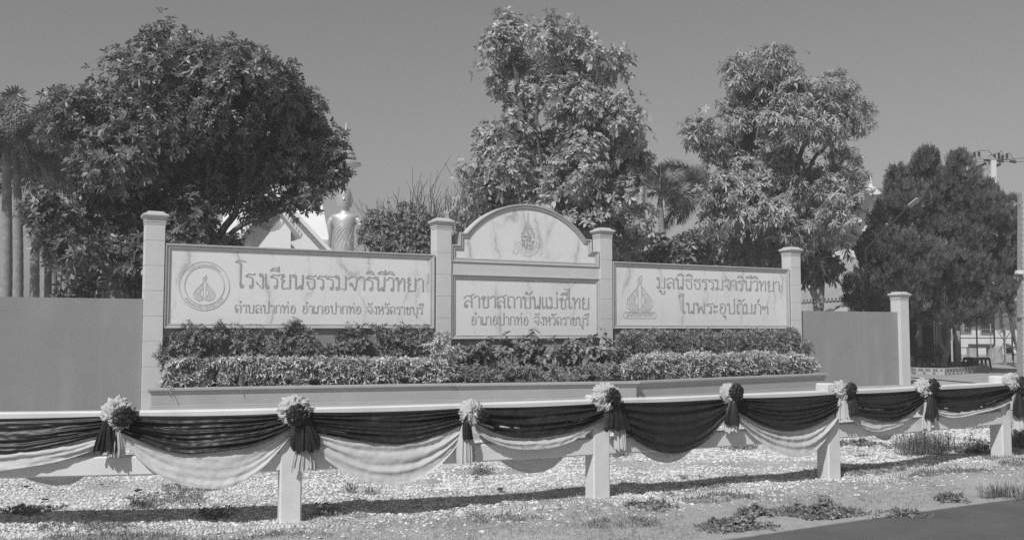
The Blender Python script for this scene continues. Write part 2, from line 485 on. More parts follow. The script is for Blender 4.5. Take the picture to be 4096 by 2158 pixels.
# loose stones, thousands of them
base_v = nrm(np.array([(0, 0, 1), (.9, 0, .35), (.28, .85, .35), (-.72, .53, .35), (-.72, -.53, .35), (.28, -.85, .35), (.72, .53, -.4), (-.28, .85, -.4), (-.9, 0, -.4), (-.28, -.85, -.4), (.72, -.53, -.4)]))
base_f = [(0, 1, 2), (0, 2, 3), (0, 3, 4), (0, 4, 5), (0, 5, 1), (1, 6, 2), (2, 6, 7), (2, 7, 3), (3, 7, 8), (3, 8, 4), (4, 8, 9), (4, 9, 5), (5, 9, 10), (5, 10, 1), (1, 10, 6)]
pos = []
r_ = random.Random(3)
while len(pos) < 46000:
    x = r_.uniform(-6.5, 8.5)
    fy = fence_y(x)
    y = fy - 0.9 + 6.2 * r_.random() ** 1.5
    if y < road_edge(x) + 0.4: continue
    d = y - gravel_front(x)
    if d < 0:
        if r_.random() > 0.38 * math.exp(d * 3.6): continue
    elif mnoise.noise(Vector((x * 0.9, y * 1.6, 7))) < -0.24 and r_.random() < 0.85: continue
    pos.append((x, y, r_.choice((0.007, 0.009, 0.011, 0.013, 0.015, 0.019)) * r_.uniform(.8, 1.25)))
K = len(pos); pos = np.array(pos)
zz = np.array([ground_z(x, y) for x, y, _ in pos])
rad = pos[:, 2]
ang = RNG.uniform(0, 2 * np.pi, K)
st = RNG.uniform(0.65, 1.35, (K, 1, 3)); st[:, :, 2] *= 0.55
vv = base_v[None] * st * rad[:, None, None] * RNG.uniform(0.8, 1.15, (K, 11, 1))
ca, sa = np.cos(ang)[:, None], np.sin(ang)[:, None]
vx, vy = vv[..., 0] * ca - vv[..., 1] * sa, vv[..., 0] * sa + vv[..., 1] * ca
V = np.stack([vx + pos[:, 0:1], vy + pos[:, 1:2], vv[..., 2] + (zz + rad * 0.15)[:, None]], -1)
Fq = (np.array(base_f)[None] + (np.arange(K) * 11)[:, None, None]).reshape(-1, 3)
g = MB(); g.add(V.reshape(-1, 3), Fq)
setting('gravel_stones', g, M['stone'], 'stuff')

# ------------------------------------------------------------------ leaves
def leaf_verts(C, D, Wd, L, Wi, droop, curl=0.0):
    """C base points, D directions, Wd width directions (all (n,3)); L, Wi lengths, widths (n,)"""
    n_ = len(C); L = np.broadcast_to(L, (n_,))[:, None]; Wi = np.broadcast_to(Wi, (n_,))[:, None]
    dz = np.array([0, 0, 1.0])
    droop = np.broadcast_to(droop, (n_,))[:, None]
    def at(t, w):
        return C + D * L * t - dz * (droop * L * t * t), Wd * Wi * w * 0.5
    a, _ = at(0, 0); m1, w1 = at(.38, .85); m2, w2 = at(.72, .95); tip, _ = at(1, 0)
    V = np.stack([a, m1 - w1, m1 + w1, m2 - w2, m2 + w2, tip], 1)
    tri = np.array([(0, 2, 1), (3, 4, 5)]); quad = np.array([(1, 2, 4, 3)])
    base = (np.arange(n_) * 6)[:, None, None]
    return V.reshape(-1, 3), (tri[None] + base).reshape(-1, 3), (quad[None] + base).reshape(-1, 4)

def add_leaves(mb, *a, **k):
    V, t, q = leaf_verts(*a, **k)
    mb.v.append(V); mb.f.append(t + mb.n); mb.f.append(q + mb.n); mb.n += len(V)

def frames(A):
    ref = np.where(np.abs(A[:, 2:3]) < 0.9, np.array([[0, 0, 1.0]]), np.array([[1.0, 0, 0]]))
    t1 = nrm(np.cross(A, ref)); return t1, np.cross(A, t1)

def rosettes(mb, C, A, per=8, L=0.25, Wf=0.3, spread=(1.0, 1.7), droop=0.25, rng=RNG, Lvar=0.3):
    n_ = len(C); t1, t2 = frames(A)
    for j in range(per):
        ph = 2 * np.pi * j / per + rng.uniform(-.35, .35, n_)
        el = rng.uniform(spread[0], spread[1], n_)
        D = np.cos(el)[:, None] * A + np.sin(el)[:, None] * (np.cos(ph)[:, None] * t1 + np.sin(ph)[:, None] * t2)
        Wd = nrm(np.cross(D, A) + rng.normal(0, .25, (n_, 3)))
        l_ = L * rng.uniform(1 - Lvar, 1 + Lvar, n_)
        add_leaves(mb, C, D, Wd, l_, l_ * Wf * rng.uniform(.85, 1.15, n_), droop * rng.uniform(.4, 1.6, n_))

def sample_blobs(blobs, density, rng, freq=0.9, thr=-0.15, inner=0.45, up=0.35, jit=.04, reach=1.0):
    """blobs: list of (centre, radius-vector); points mostly in the outer shell, thinned by noise so gaps open"""
    C, A = [], []
    B = [(np.asarray(c, float), np.asarray(r, float)) for c, r in blobs]
    for c, r in B:
        n_ = max(6, int(density * 4 * np.pi * np.mean(r) ** 2))
        d = nrm(rng.normal(size=(n_, 3)))
        rr = rng.uniform(inner, 1.0, n_) ** 0.6 * reach
        P = c + d * r * rr[:, None] + rng.normal(0, jit, (n_, 3))
        for k in range(n_):
            if mnoise.noise(Vector(P[k] * freq)) < thr: continue
            C.append(P[k]); A.append(nrm(d[k] * 0.9 + np.array([0, 0, up]) + rng.normal(0, .25, 3)))
    return np.array(C), np.array(A)

def px_blobs(lst, Y, rng, dspread=1.0, flat=1.0):
    out = []
    for it in lst:
        px, py, r = it[:3]
        dy = it[3] if len(it) > 3 else rng.uniform(-dspread, dspread)
        c = dep(px, py, Y + dy); rad = r * (Y + dy) / FPX
        out.append((c, np.array([rad, rad * 1.05, rad * flat])))
    return out

def fill_blobs(blobs, rng, amount):
    """extra clumps between neighbouring ones, so that the crown closes up"""
    ex = []
    for i in range(len(blobs)):
        for j in range(i):
            (a, ra), (b, rb) = blobs[i], blobs[j]
            if np.linalg.norm(a - b) < 1.05 * (ra[0] + rb[0]) and rng.random() < amount:
                t = rng.uniform(.35, .65); ex.append((a * t + b * (1 - t) + rng.normal(0, .12, 3), (ra + rb) * .5 * rng.uniform(.55, .8)))
    return blobs + ex

def limb(mb, pts, r0, r1, rng, wig=0.06, seg=7):
    P = catmull(np.array(pts, float), 8)
    k = len(P)
    w = np.array([[mnoise.noise(Vector((i * .35, j * 9.1, pts[0][0]))) for j in range(3)] for i in range(k)]) * wig
    w[0] = 0
    mb.tube(P + w, np.linspace(r0, r1, k), seg)

def blob_limbs(mb, hub, blobs, r0, rng, frac=1.0, through=None):
    for c, r in blobs:
        if rng.random() > frac: continue
        h = np.asarray(hub, float) if through is None else np.asarray(through[int(np.argmin([np.linalg.norm(np.asarray(t) - c) for t in through]))], float)
        mid = h * 0.45 + c * 0.55 + np.array([0, 0, -0.25 * np.linalg.norm(c - h) * 0.3]) + rng.normal(0, .12, 3)
        limb(mb, [h, mid, c], r0, r0 * 0.25, rng, 0.05, 6)
        for _ in range(3):
            e = c + nrm(rng.normal(size=3)) * r * 0.8
            limb(mb, [mid * .3 + c * .7, (c + e) / 2 + rng.normal(0, .05, 3), e], r0 * .4, r0 * .12, rng, 0.03, 5)

# ------------------------------------------------------------------ roadside fence
RAIL_TOP = 0.955
FD, RD = 0.055, 0.10       # rail half depth, post offset
fence = Thing('roadside_fence', 'long white painted concrete rail fence with square posts, hung with cloth along the road verge', 'fence', (-1.83, 7.72, 0))

def rail(z0, z1, b0, b1):
    mb = MB(); ts = np.linspace(0.2, FT[-1] - 0.2, 120); c = 0.012; rings = []
    for t in ts:
        zj = 0.004 * mnoise.noise(Vector((t * .8, z0, 0)))
        prof = [(b0, z0 + c), (b0 + c, z0), (b1 - c, z0), (b1, z0 + c), (b1, z1 - c), (b1 - c, z1), (b0 + c, z1), (b0, z1 - c)]
        rings.append(np.array([fpos(t, b, z + zj) for b, z in prof]))
    mb.rings(rings, True, True)
    return mb
fence.part('top_rail', rail(0.80, RAIL_TOP, -FD, FD), M['white'])
fence.part('middle_rail', rail(0.445, 0.60, -FD, FD), M['white'])
POST_PX = [(-4.62, None), (-1.83, 1160), (0.81, 2397), (3.39, 3325), (6.05, 4015), (8.6, None), (-7.45, None)]
def chamfer_post(c, e1, e2, h, z0=-0.2, ch=0.012):
    mb = MB(); a = np.linalg.norm(e1); e1n, e2n = e1 / a, e2 / a
    def ring(k, z):
        o = []
        for sx_, sy_ in ((1, 1), (-1, 1), (-1, -1), (1, -1)):
            p1 = c + e1n * sx_ * (a - ch - k) + e2n * sy_ * (a - k); p2 = c + e1n * sx_ * (a - k) + e2n * sy_ * (a - ch - k)
            o += [p2, p1] if sx_ * sy_ > 0 else [p1, p2]
        o = np.array(o); o[:, 2] = z
        return o[::-1]
    mb.rings([ring(0, z0), ring(0, h - ch), ring(ch, h)])
    return mb
for x, _ in POST_PX:
    t = float(np.interp(x, FC[:, 0], FT))
    tg = np.array([np.interp(t, FT, FTAN[:, 0]), np.interp(t, FT, FTAN[:, 1]), 0])
    a_ = 0.5 * math.atan2(tg[1], tg[0]) + 0.5 * math.radians(24)
    e1 = np.array([math.cos(a_), math.sin(a_), 0]) * 0.088; e2 = np.array([-math.sin(a_), math.cos(a_), 0]) * 0.088
    # the post straddles the rails, its road face just proud of them
    fence.part('post', chamfer_post(fpos(t, -0.028), e1, e2, 1.03 if x > 2 else 0.99), M['white'])

# ------------------------------------------------------------------ swags of cloth
def swag_grid(t0, t1, top0, top1, end0, end1, low_t, low_z, b0, folds, seed, nu=90, nv=64, topsag=0.012, amp=0.016, belly=0.03, v0=0.0, over=None, hem=0.0):
    rng = np.random.default_rng(seed)
    u = np.linspace(0, 1, nu)
    t = t0 + (t1 - t0) * u
    tu = (low_t - t0) / (t1 - t0)
    k = math.log(.5) / math.log(min(.85, max(.15, tu)))
    s = u ** k                                             # puts the lowest point where the photo has it
    sag = 4 * s * (1 - s); sag = sag ** 0.92
    top = top0 + (top1 - top0) * u - topsag * sag
    chord = end0 + (end1 - end0) * u
    low = chord + (low_z - (end0 + (end1 - end0) * tu)) * sag
    nz = np.array([mnoise.noise(Vector((a * 2.6, seed * 1.7, 0))) for a in u])
    low = low + .035 * nz * sag
    v = np.linspace(v0, 1, nv)
    UU, VV = np.meshgrid(u, v, indexing='ij')
    Z = top[:, None] + (low - top)[:, None] * VV
    D = np.zeros_like(Z)
    for i in range(folds):
        f = rng.uniform(1.4, 8.0); ph = rng.uniform(0, 6.28); side = rng.integers(0, 3); Ld = rng.uniform(.25, .8)
        dist = UU if side == 0 else (1 - UU if side == 1 else np.minimum(UU, 1 - UU))
        w = np.sin(6.283 * (f * VV + 0.18 * np.sin(3 * UU + ph)) + ph)
        w = np.sign(w) * np.abs(w) ** 1.2
        D += w * np.exp(-(dist / Ld) ** 2) * rng.uniform(.5, 1.2) / math.sqrt(f / 4)
    D *= amp / math.sqrt(folds / 2.0)
    W_ = np.array([[mnoise.fractal(Vector((a * 14 + seed, bb * 5 - a * 3, seed * .7)), .6, 2.0, 3) for bb in v] for a in u])
    D += W_ * .0075 * np.clip(VV * 4, 0, 1)
    D = np.maximum(D, -2.2 * amp)
    D *= np.clip(VV * 7, 0.1, 1)
    if hem: D += hem * .7 * np.sin(UU * 6.283 * 17 + 4 * np.sin(UU * 11 + seed)) * (.6 + .4 * np.sin(UU * 9 + seed)) * np.clip((VV - .86) / .1, 0, 1)
    D += belly * sag[:, None] * VV ** 1.5
    T = t[:, None] + 0 * VV
    B = b0 + D
    return fpos(T, B, Z)

R_PX = [(-430, 1665), (470, 1658), (1178, 1645), (1888, 1650), (2425, 1588), (2925, 1570), (3372, 1556), (3703, 1545), (4058, 1532)]
R_TZ = [fpx(px, py, 0.10) if px > -50 else None for px, py in R_PX]
R_TZ[0] = (R_TZ[1][0] - 1.75, 0.93)
R_TZ.append((R_TZ[8][0] + 1.35, 0.95))
DARK = [(0, 1800), (850, 1815), (1570, 1772), (2150, 1750), (2690, 1808), (3170, 1715), (3530, 1683), (3850, 1648), None]
LFR = [(-30, 1888), (840, 1955), (1570, 1935), (2130, 1794), None, (3180, 1830), (3525, 1722), (3850, 1663), None]
LBK = [(225, 1942), None, None, (2140, 1895), (2680, 1848), None, (3545, 1757), (3840, 1712), None]
WHERE = ['at the left edge', 'between first and second rosette from the left', 'between second and third rosette from the left',
         'between third and fourth rosette from the left', 'left of the fifth rosette, hanging deepest', 'between fifth and sixth rosette from the left',
         'in front of the wall end pillar', 'between the two rightmost rosettes', 'running off the right edge']
for i in range(9):
    t0, z0 = R_TZ[i]; t1, z1 = R_TZ[i + 1]
    def low(spec, b):
        if spec is None: return None
        if spec[0] < 0 or spec[0] > 4096:
            t_ = R_TZ[1][0] - 0.98; z_ = fpx(5, spec[1], b)[1]
            return t_, z_
        return fpx(spec[0], spec[1], b)
    d = low(DARK[i], .08) or ((t0 + t1) / 2, 0.72)
    ta, tb = t0 + 0.03, t1 - 0.03
    mb = MB(); nf = [8, 9, 11, 9, 7, 6, 7, 7, 7][i]
    mb.grid(swag_grid(ta, tb, 0.925, 0.925, 0.80, 0.80, d[0], d[1], FD + 0.045, nf, 40 + i, amp=0.020 if i not in (4, 5) else 0.017, belly=0.02))
    solo('dark_swag', mb, M['darkcloth'], 'black satin swag on the white rail, ' + WHERE[i], 'swag', fpos((t0 + t1) / 2, 0.1, 0.9), 'black cloth swags along the fence', True)
    for spec, b, nm, seed, zt in ((LFR[i], FD + 0.028, 'front', 70, .82), (LBK[i], -FD - 0.07, 'behind', 90, .70)):
        if spec is None: continue
        p = low(spec, b)
        mb = MB()
        if nm == 'front':
            mb.grid(swag_grid(ta, tb, .84, .84, .74, .74, p[0], p[1], b - 0.004, 7, seed + i, nv=70, amp=0.007 if i == 1 else 0.015, belly=0.045, v0=0.15, hem=0.004))
        else:
            mb.grid(swag_grid(ta + .12, tb - .12, .78, .78, .64, .64, p[0], p[1], b, 5, seed + i, amp=0.012, belly=-0.01))
        lab = ('pale satin swag below the black one, ' if nm == 'front' else 'shaded pale swag behind the middle rail, ') + WHERE[i]
        solo('pale_swag', mb, M['lightcloth'], lab, 'swag', fpos((t0 + t1) / 2, 0.1, 0.7), 'pale cloth swags along the fence', True)

M['rosettecloth'] = mat('pale_ruffle_cloth', 0.60, 0.65, 0.05, 6.0, spec=0.25, transl=0.3)
# ------------------------------------------------------------------ rosettes with their tails
def ruffle(c, r, out, n_pet, rng, squash=0.75, lo=0.0):
    """crumpled cloth flower: broad wavy petals tucked round a hemisphere facing 'out'"""
    mb = MB(); out = nrm(out); t1, t2 = frames(out[None]); t1, t2 = t1[0], t2[0]
    for k in range(n_pet):
        el = math.acos(1 - (1 - math.cos(1.62)) * (k + .5) / n_pet); ph = k * 2.39996 + rng.uniform(-.3, .3)
        d = math.cos(el) * out * squash + math.sin(el) * (math.cos(ph) * t1 + math.sin(ph) * t2)
        dn = nrm(d); a = nrm(np.cross(d, out) + rng.normal(0, .3, 3)); b = nrm(np.cross(a, dn))
        if np.dot(b, out) > 0: b = -b                      # petals fold outwards, away from the heart
        w, h = r * rng.uniform(.30, .48), r * rng.uniform(.15, .25)
        ku, kv = 17, 8
        uu, vv = np.meshgrid(np.linspace(-1, 1, ku), np.linspace(0, 1, kv), indexing='ij')
        p1, p2 = rng.uniform(0, 6.28, 2); tw = rng.uniform(-.35, .35)
        hv = vv * (1 - .28 * uu ** 4)
        wave = .12 * np.sin(uu * 5.5 + p1 + vv) + .11 * np.sin(uu * 10 + p2 + 3 * vv) + .06 * np.sin(uu * 15 + p1 * 3)
        P = c + (d * r * .62) + ((uu * (.75 + .25 * vv))[..., None] * a) * w \
            + (np.sin(hv * 2.1))[..., None] * dn * h + ((1 - np.cos(hv * 2.1)) * .75 + tw * uu * vv)[..., None] * b * h \
            + (wave * vv * r)[..., None] * (b * .6 + dn * .5) - (uu ** 2)[..., None] * dn * w * .35
        mb.grid(P)
    core = [(r * .70 * math.sin(a_), r * .70 * squash * math.cos(a_)) for a_ in np.linspace(2.2, 0.05, 8)]
    mb.lathe(c, core, 14, out)
    return mb

def tail(c_top, dirx, out, w0, w1, h, rng, bubble=0.0, pleats=6, skew=0.0):
    """pleated cloth tail, open behind, hanging from a point under a rosette"""
    mb = MB(); ku, kv = 60, 18
    uu, vv = np.meshgrid(np.linspace(-1, 1, ku), np.linspace(0, 1, kv), indexing='ij')
    ph = rng.uniform(0, 6.28)
    wd = w0 + (w1 - w0) * np.minimum(vv * 1.15, 1) ** .8
    if bubble: wd = wd * (1 - bubble * np.clip((vv - .8) / .2, 0, 1) ** 2)
    us = uu + .10 * np.sin(uu * 4 + ph) + .06 * np.sin(uu * 9 + ph * 3)
    pl = np.sin(us * pleats * 2.2 + ph) * (.65 + .35 * np.sin(us * 5 + ph * 2)) + .45 * np.sin(us * pleats * 4.7 + ph * 5 + vv * 1.5) + .5 * np.sin(us * 2.3 + ph + vv * 2)
    wd = wd * (1 + .07 * np.sin(vv * 5 + ph) + .05 * np.sin(vv * 9 + uu * 3))
    rag = 0.045 * np.sin(uu * 7 + ph) + 0.03 * np.sin(uu * 17 + ph * 2)
    zz_ = -h * (vv + rag * vv)
    P = c_top + (uu * wd + skew * vv)[..., None] * dirx + (0.055 * (1 - uu ** 2) * (0.5 + vv * .5) + 0.013 * pl * (0.3 + vv) + bubble * .05 * np.sin(vv * 3.1))[..., None] * out
    P = P + np.stack([0 * zz_, 0 * zz_, zz_], -1)
    mb.grid(P)
    return mb

#       pale ring (dx, dy, r)   dark centre (dx, dy, r)  dark tail (dx, dy, w, h, skew) px            pale tail (dx, dy, w, h)
RS = [None,
      ((0, -4, 76), (34, 4, 50), (-32, 50, 48, 92, -4), (0, 95, 40, 68)),
      ((0, -4, 74), (8, 10, 52), (40, 60, 62, 95, 4), (42, 120, 50, 108)),
      ((-3, -2, 62), (37, 8, 34), (-30, 45, 26, 55, 8), (-26, 70, 40, 125)),
      ((0, 0, 70), (14, -3, 42), (28, 55, 62, 72, 12), (62, 110, 30, 95)),
      ((-6, 4, 50), (8, -2, 42), (-6, 55, 38, 68, -4), (0, 90, 42, 60)),
      ((-4, 4, 46), (20, 2, 36), (34, 45, 36, 60, 10), (-8, 35, 36, 82)),
      ((-10, 4, 46), (18, 0, 36), (12, 40, 42, 88, 0), (2, 90, 38, 75)),
      ((-18, -6, 44), (20, 8, 42), (4, 45, 42, 85, 4), (20, 100, 40, 80))]
RL = ['lumpy pale rosette with a ragged off-centre black heart, leftmost on the fence',
      'round pale rosette with broad black heart and puffed tail above the leftmost post',
      'almost all pale rosette with a small black heart at its lower right',
      'largest pale ring rosette with round black heart, below the arched sign',
      'rosette mostly covered by its black heart, right of the deepest swag',
      'half pale half black rosette beside a post top, below the planter end',
      'tilted rosette of pale folds and black bloom before the wall end pillar',
      'rosette cut by the right edge of the photo']
for i in range(1, 9):
    px, py = R_PX[i]; t, z = R_TZ[i]; c = fpos(t, 0.10, z); sc_ = c[1] / FPX
    tg = np.array([np.interp(t, FT, FTAN[:, 0]), np.interp(t, FT, FTAN[:, 1]), 0]); out = np.array([tg[1], -tg[0], 0])
    rng = np.random.default_rng(200 + i)
    (lx, ly, lr), (dx, dy, dr), dt, lt = RS[i]
    th_ = Thing('rosette', RL[i - 1], 'rosette', c, 'cloth rosettes along the fence')
    up = np.array([0, 0, 1.0])
    cl = c + tg * lx * sc_ - up * ly * sc_
    th_.part('pale_ruffle', ruffle(cl, lr * sc_ * .95, out + up * .15, 84, rng, .6), M['rosettecloth'], smooth=True)
    cd = c + tg * dx * sc_ - up * dy * sc_ + out * lr * sc_ * .5
    th_.part('black_heart', ruffle(cd, dr * sc_ * .95, out + tg * (dx / 60) * .6, 46, rng, .6), M['darkcloth'], smooth=True)
    ct = c + tg * lt[0] * sc_ - up * (lt[1] - 30) * sc_ + out * 0.0
    th_.part('pale_tail', tail(ct, tg, out, lt[2] * .4 * sc_, lt[2] * sc_, (lt[3] + 30) * sc_, rng, 0.04, 7), M['lightcloth'], smooth=True)
    ct = c + tg * dt[0] * sc_ - up * (dt[1] - 30) * sc_ + out * 0.03
    th_.part('black_tail', tail(ct, tg, out, dt[2] * .35 * sc_, dt[2] * sc_, (dt[3] + 30) * sc_, rng, 0.12, 6, dt[4] * sc_), M['darkcloth'], smooth=True)

# ------------------------------------------------------------------ Thai lettering, drawn with a broad pen
def _loop(cx, cy, rx=.075, ry=.1, a0=0, a1=360, n=7):
    a = np.radians(np.linspace(a0, a1, n)); return [(cx + rx * math.cos(x), cy + ry * math.sin(x)) for x in a]
TL = [(.2, .78)] + _loop(.12, .9, .085, .1, -20, -330) + [(.22, .8)]                       # head loop, top left
GL = {
 'ร': (.58, [[(.6, 1.0), (.5, .9), (.2, .95), (.04, .76)], [(.04, .76), (.3, .75), (.44, .64), (.44, .12)] + _loop(.36, .1, .085, .1, 0, 340)]),
 'ง': (.52, [[(.4, .8)] + _loop(.33, .9, .08, .1, -40, -320) + [(.44, .8), (.44, .04), (.38, 0), (.04, .44)]]),
 'เ': (.3, [[(.08, 1.0), (.08, .12)] + _loop(.16, .11, .08, .11, 180, 520)]),
 'แ': (.58, [[(.08, 1.0), (.08, .12)] + _loop(.16, .11, .08, .11, 180, 520), [(.38, 1.0), (.38, .12)] + _loop(.46, .11, .08, .11, 180, 520)]),
 'โ': (.34, [[(-.2, 1.72), (-.02, 1.86), (.3, 1.78), (.42, 1.74)], [(-.2, 1.72), (.1, 1.68), (.12, 1.58), (.1, .12)] + _loop(.18, .11, .08, .11, 180, 520)]),
 'ไ': (.32, [[(-.32, 1.8), (-.1, 1.62), (.02, 1.74), (.2, 1.78)], [(.1, 1.72), (.1, .12)] + _loop(.18, .11, .08, .11, 180, 520)]),
 'ใ': (.32, [[(-.05, 1.56)] + _loop(-.14, 1.6, .08, .09, -10, -300) + [(-.05, 1.82), (.22, 1.74)], [(.1, 1.74), (.1, .12)] + _loop(.18, .11, .08, .11, 180, 520)]),
 'ย': (.72, [[(.24, .8)] + _loop(.2, .9, .09, .1, -30, -300) + [(.08, .66), (.3, .56), (.14, .44), (.14, .06), (.2, 0), (.44, .06), (.58, .02), (.6, .12), (.6, 1.0)]]),
 'น': (.74, [TL + [(.22, .06), (.26, 0), (.5, .26)] + _loop(.54, .1, .085, .1, 150, -170) + [(.6, .26), (.62, .4), (.62, 1.0)]]),
 'ธ': (.68, [[(.68, 1.0), (.55, .9), (.25, .95), (.05, .78), (.42, .75), (.58, .66), (.58, .16), (.44, 0), (.28, .08), (.16, .4), (.16, .56)]]),
 'ม': (.76, [TL + [(.22, .12)] + _loop(.13, .1, .085, .1, 10, 340) + [(.26, .16), (.56, .02), (.64, .1), (.64, 1.0)]]),
 'จ': (.64, [[(.0, .76), (.2, .96), (.46, .98), (.58, .84), (.55, .4), (.47, .0), (.4, .04), (.3, .36)] + _loop(.21, .42, .085, .1, -20, 330)]),
 'า': (.48, [[(.02, .78), (.16, .97), (.3, .97), (.4, .82), (.4, 0)]]),
 'ว': (.56, [[(.02, .76), (.18, .96), (.36, .97), (.46, .82), (.46, .12)] + _loop(.38, .1, .085, .1, 0, 340)]),
 'ท': (.74, [TL + [(.22, 0)], [(.22, .36), (.46, .9), (.56, .97), (.62, .86), (.62, 0)]]),
 'ต': (.72, [[(.26, .52)] + _loop(.27, .4, .075, .1, 90, 430) + [(.3, .2), (.2, 0), (.08, .5), (.1, .82), (.2, .97), (.34, .86), (.48, .98), (.6, .84), (.6, 0)]]),
 'ด': (.72, [[(.26, .52)] + _loop(.27, .4, .075, .1, 90, 430) + [(.3, .2), (.2, 0), (.08, .5), (.12, .82), (.3, .98), (.48, .97), (.6, .82), (.6, 0)]]),
 'ํ': (.0, [_loop(-.22, 1.3, .075, .11, 0, 360)]),
 'บ': (.74, [TL + [(.22, .06), (.28, 0), (.42, .06), (.56, .02), (.62, .1), (.62, 1.0)]]),
 'ป': (.74, [TL + [(.22, .06), (.28, 0), (.42, .06), (.56, .02), (.62, .1), (.62, 1.45)]]),
 'ล': (.72, [[(.04, .74), (.2, .95), (.44, .98), (.6, .8), (.6, 0)], [(.6, .4), (.34, .62), (.12, .42), (.1, .12), (.18, 0)] + _loop(.24, .14, .075, .1, -120, 200)]),
 'ส': (.74, [[(.04, .74), (.2, .95), (.44, .98), (.6, .8), (.6, 0)], [(.6, .4), (.34, .62), (.12, .42), (.1, .12), (.18, 0)] + _loop(.24, .14, .075, .1, -120, 200), [(.46, .9), (.62, 1.05), (.8, 1.12)]]),
 'ก': (.68, [[(.12, 0), (.12, .6), (.2, .7), (.04, .76), (.2, .96), (.44, .98), (.58, .82), (.58, 0)]]),
 '่': (.0, [[(-.14, 1.45), (-.14, 1.18)]]),
 'อ': (.68, [[(.22, .56)] + _loop(.24, .66, .075, .1, -90, -430) + [(.12, .36), (.2, .08), (.34, 0), (.52, .16), (.58, .5), (.5, .88), (.32, .98), (.1, .86)]]),
 'ภ': (.74, [_loop(.1, .1, .085, .1, 340, 0) + [(.18, .14), (.18, .6), (.26, .7), (.1, .76), (.26, .96), (.5, .98), (.64, .82), (.64, 0)]]),
 'ถ': (.7, [_loop(.22, .1, .085, .1, 200, 540) + [(.13, .14), (.13, .6), (.22, .7), (.05, .76), (.22, .96), (.46, .98), (.6, .82), (.6, 0)]]),
 'ั': (.0, [_loop(-.4, 1.3, .075, .09, 0, 320) + [(-.36, 1.22), (-.2, 1.18), (.04, 1.46)]]),
 'ี': (.0, [[(-.56, 1.2), (-.38, 1.4), (-.16, 1.36), (-.06, 1.16)], [(-.56, 1.2), (-.3, 1.24), (-.06, 1.16), (-.06, 1.52)]]),
 'ิ': (.0, [[(-.56, 1.2), (-.38, 1.4), (-.16, 1.36), (-.02, 1.14)], [(-.56, 1.2), (-.3, 1.26), (-.02, 1.14)]]),
 'ห': (.74, [TL + [(.22, 0)], [(.22, .4), (.44, .56), (.6, .8)] + _loop(.54, .92, .08, .09, -40, 300) + [(.6, .7), (.62, 0)]]),
 'ช': (.74, [[(.24, .74)] + _loop(.16, .8, .075, .09, -20, -300) + [(.24, .98), (.36, .86), (.22, .6), (.22, .06), (.28, 0), (.48, .04), (.54, .12), (.54, .6), (.5, .7), (.74, 1.02)]]),
 'ข': (.68, [[(.24, .74)] + _loop(.16, .8, .075, .09, -20, -300) + [(.24, .98), (.36, .86), (.22, .6), (.22, .06), (.28, 0), (.5, .04), (.56, .12), (.56, 1.0)]]),
 'ซ': (.74, [[(.24, .74), (.22, 0), (.54, .12), (.54, 1)]]),
 'ุ': (.0, [_loop(-.22, -.22, .07, .08, 0, 360), [(-.14, -.18), (-.12, -.52)]]),
 'ู': (.0, [_loop(-.46, -.22, .07, .08, 0, 360), [(-.38, -.18), (-.38, -.44), (-.3, -.48), (-.14, -.44), (-.12, -.36), (-.12, -.16)]]),
 'พ': (.82, [TL + [(.22, .04), (.45, .7), (.62, .02), (.7, .1), (.72, 1.0)]]),
 'ะ': (.46, [_loop(.12, .7, .07, .08, 0, 330) + [(.1, .58), (.24, .6), (.38, .78)], _loop(.12, .22, .07, .08, 0, 330) + [(.1, .1), (.24, .12), (.38, .3)]]),
 'ฯ': (.62, [[(.2, .62)] + _loop(.14, .7, .07, .08, -40, -330) + [(.06, .5), (.2, .44), (.36, .7), (.48, .8), (.52, .6), (.52, 0)]]),
 '์': (.0, [_loop(-.3, 1.22, .06, .07, 0, 330) + [(-.34, 1.32), (-.14, 1.48)]]),
 ' ': (.55, []),
}
GL['ำ'] = (.48, [_loop(-.14, 1.32, .075, .11, 0, 360)] + GL['า'][1])

def ribbon(mb, pts, place, wmax, wmin, z0=0.0):
    """thin raised pen stroke; thick where it runs upright, thin where it lies flat"""
    P = [np.array(pts[0], float)]
    for p in pts[1:]:
        if np.linalg.norm(np.array(p) - P[-1]) > 1e-6: P.append(np.array(p, float))
    if len(P) < 2: return
    for i in range(1, len(P) - 1):                         # sharp corner: lift the pen
        u_, v_ = nrm(P[i] - P[i - 1]), nrm(P[i + 1] - P[i])
        if np.dot(u_, v_) < -.15:
            ribbon(mb, P[:i + 1], place, wmax, wmin, z0); ribbon(mb, P[i:], place, wmax, wmin, z0 + .0004); return
    P = np.array(P); k = len(P)
    seg = nrm(np.diff(P, axis=0)); t = np.vstack([seg[:1], nrm(seg[:-1] + seg[1:] + 1e-9), seg[-1:]]) if k > 2 else np.vstack([seg, seg])
    nn = np.stack([-t[:, 1], t[:, 0]], -1)
    w = wmin + (wmax - wmin) * np.abs(t[:, 1]) ** 1.3
    L, R = P + nn * w[:, None] / 2, P - nn * w[:, None] / 2
    h = z0 + np.arange(k) * 0.00006
    A = np.array([place(x, y, hh) for (x, y), hh in zip(L, h)]); B = np.array([place(x, y, hh) for (x, y), hh in zip(R, h)])
    mb.grid(np.stack([A, B], 1))

def text_width(s):
    return sum(GL[c][0] for c in s)

def write(mb, s, place, wmax=.108, wmin=.056):
    x = 0.0; k = 0
    for c in s:
        w, strokes = GL[c]
        for st_ in strokes:
            ribbon(mb, [(x + a, b) for a, b in st_], place, wmax, wmin, 0.0004 * (k % 7)); k += 1
        x += w
    return mb

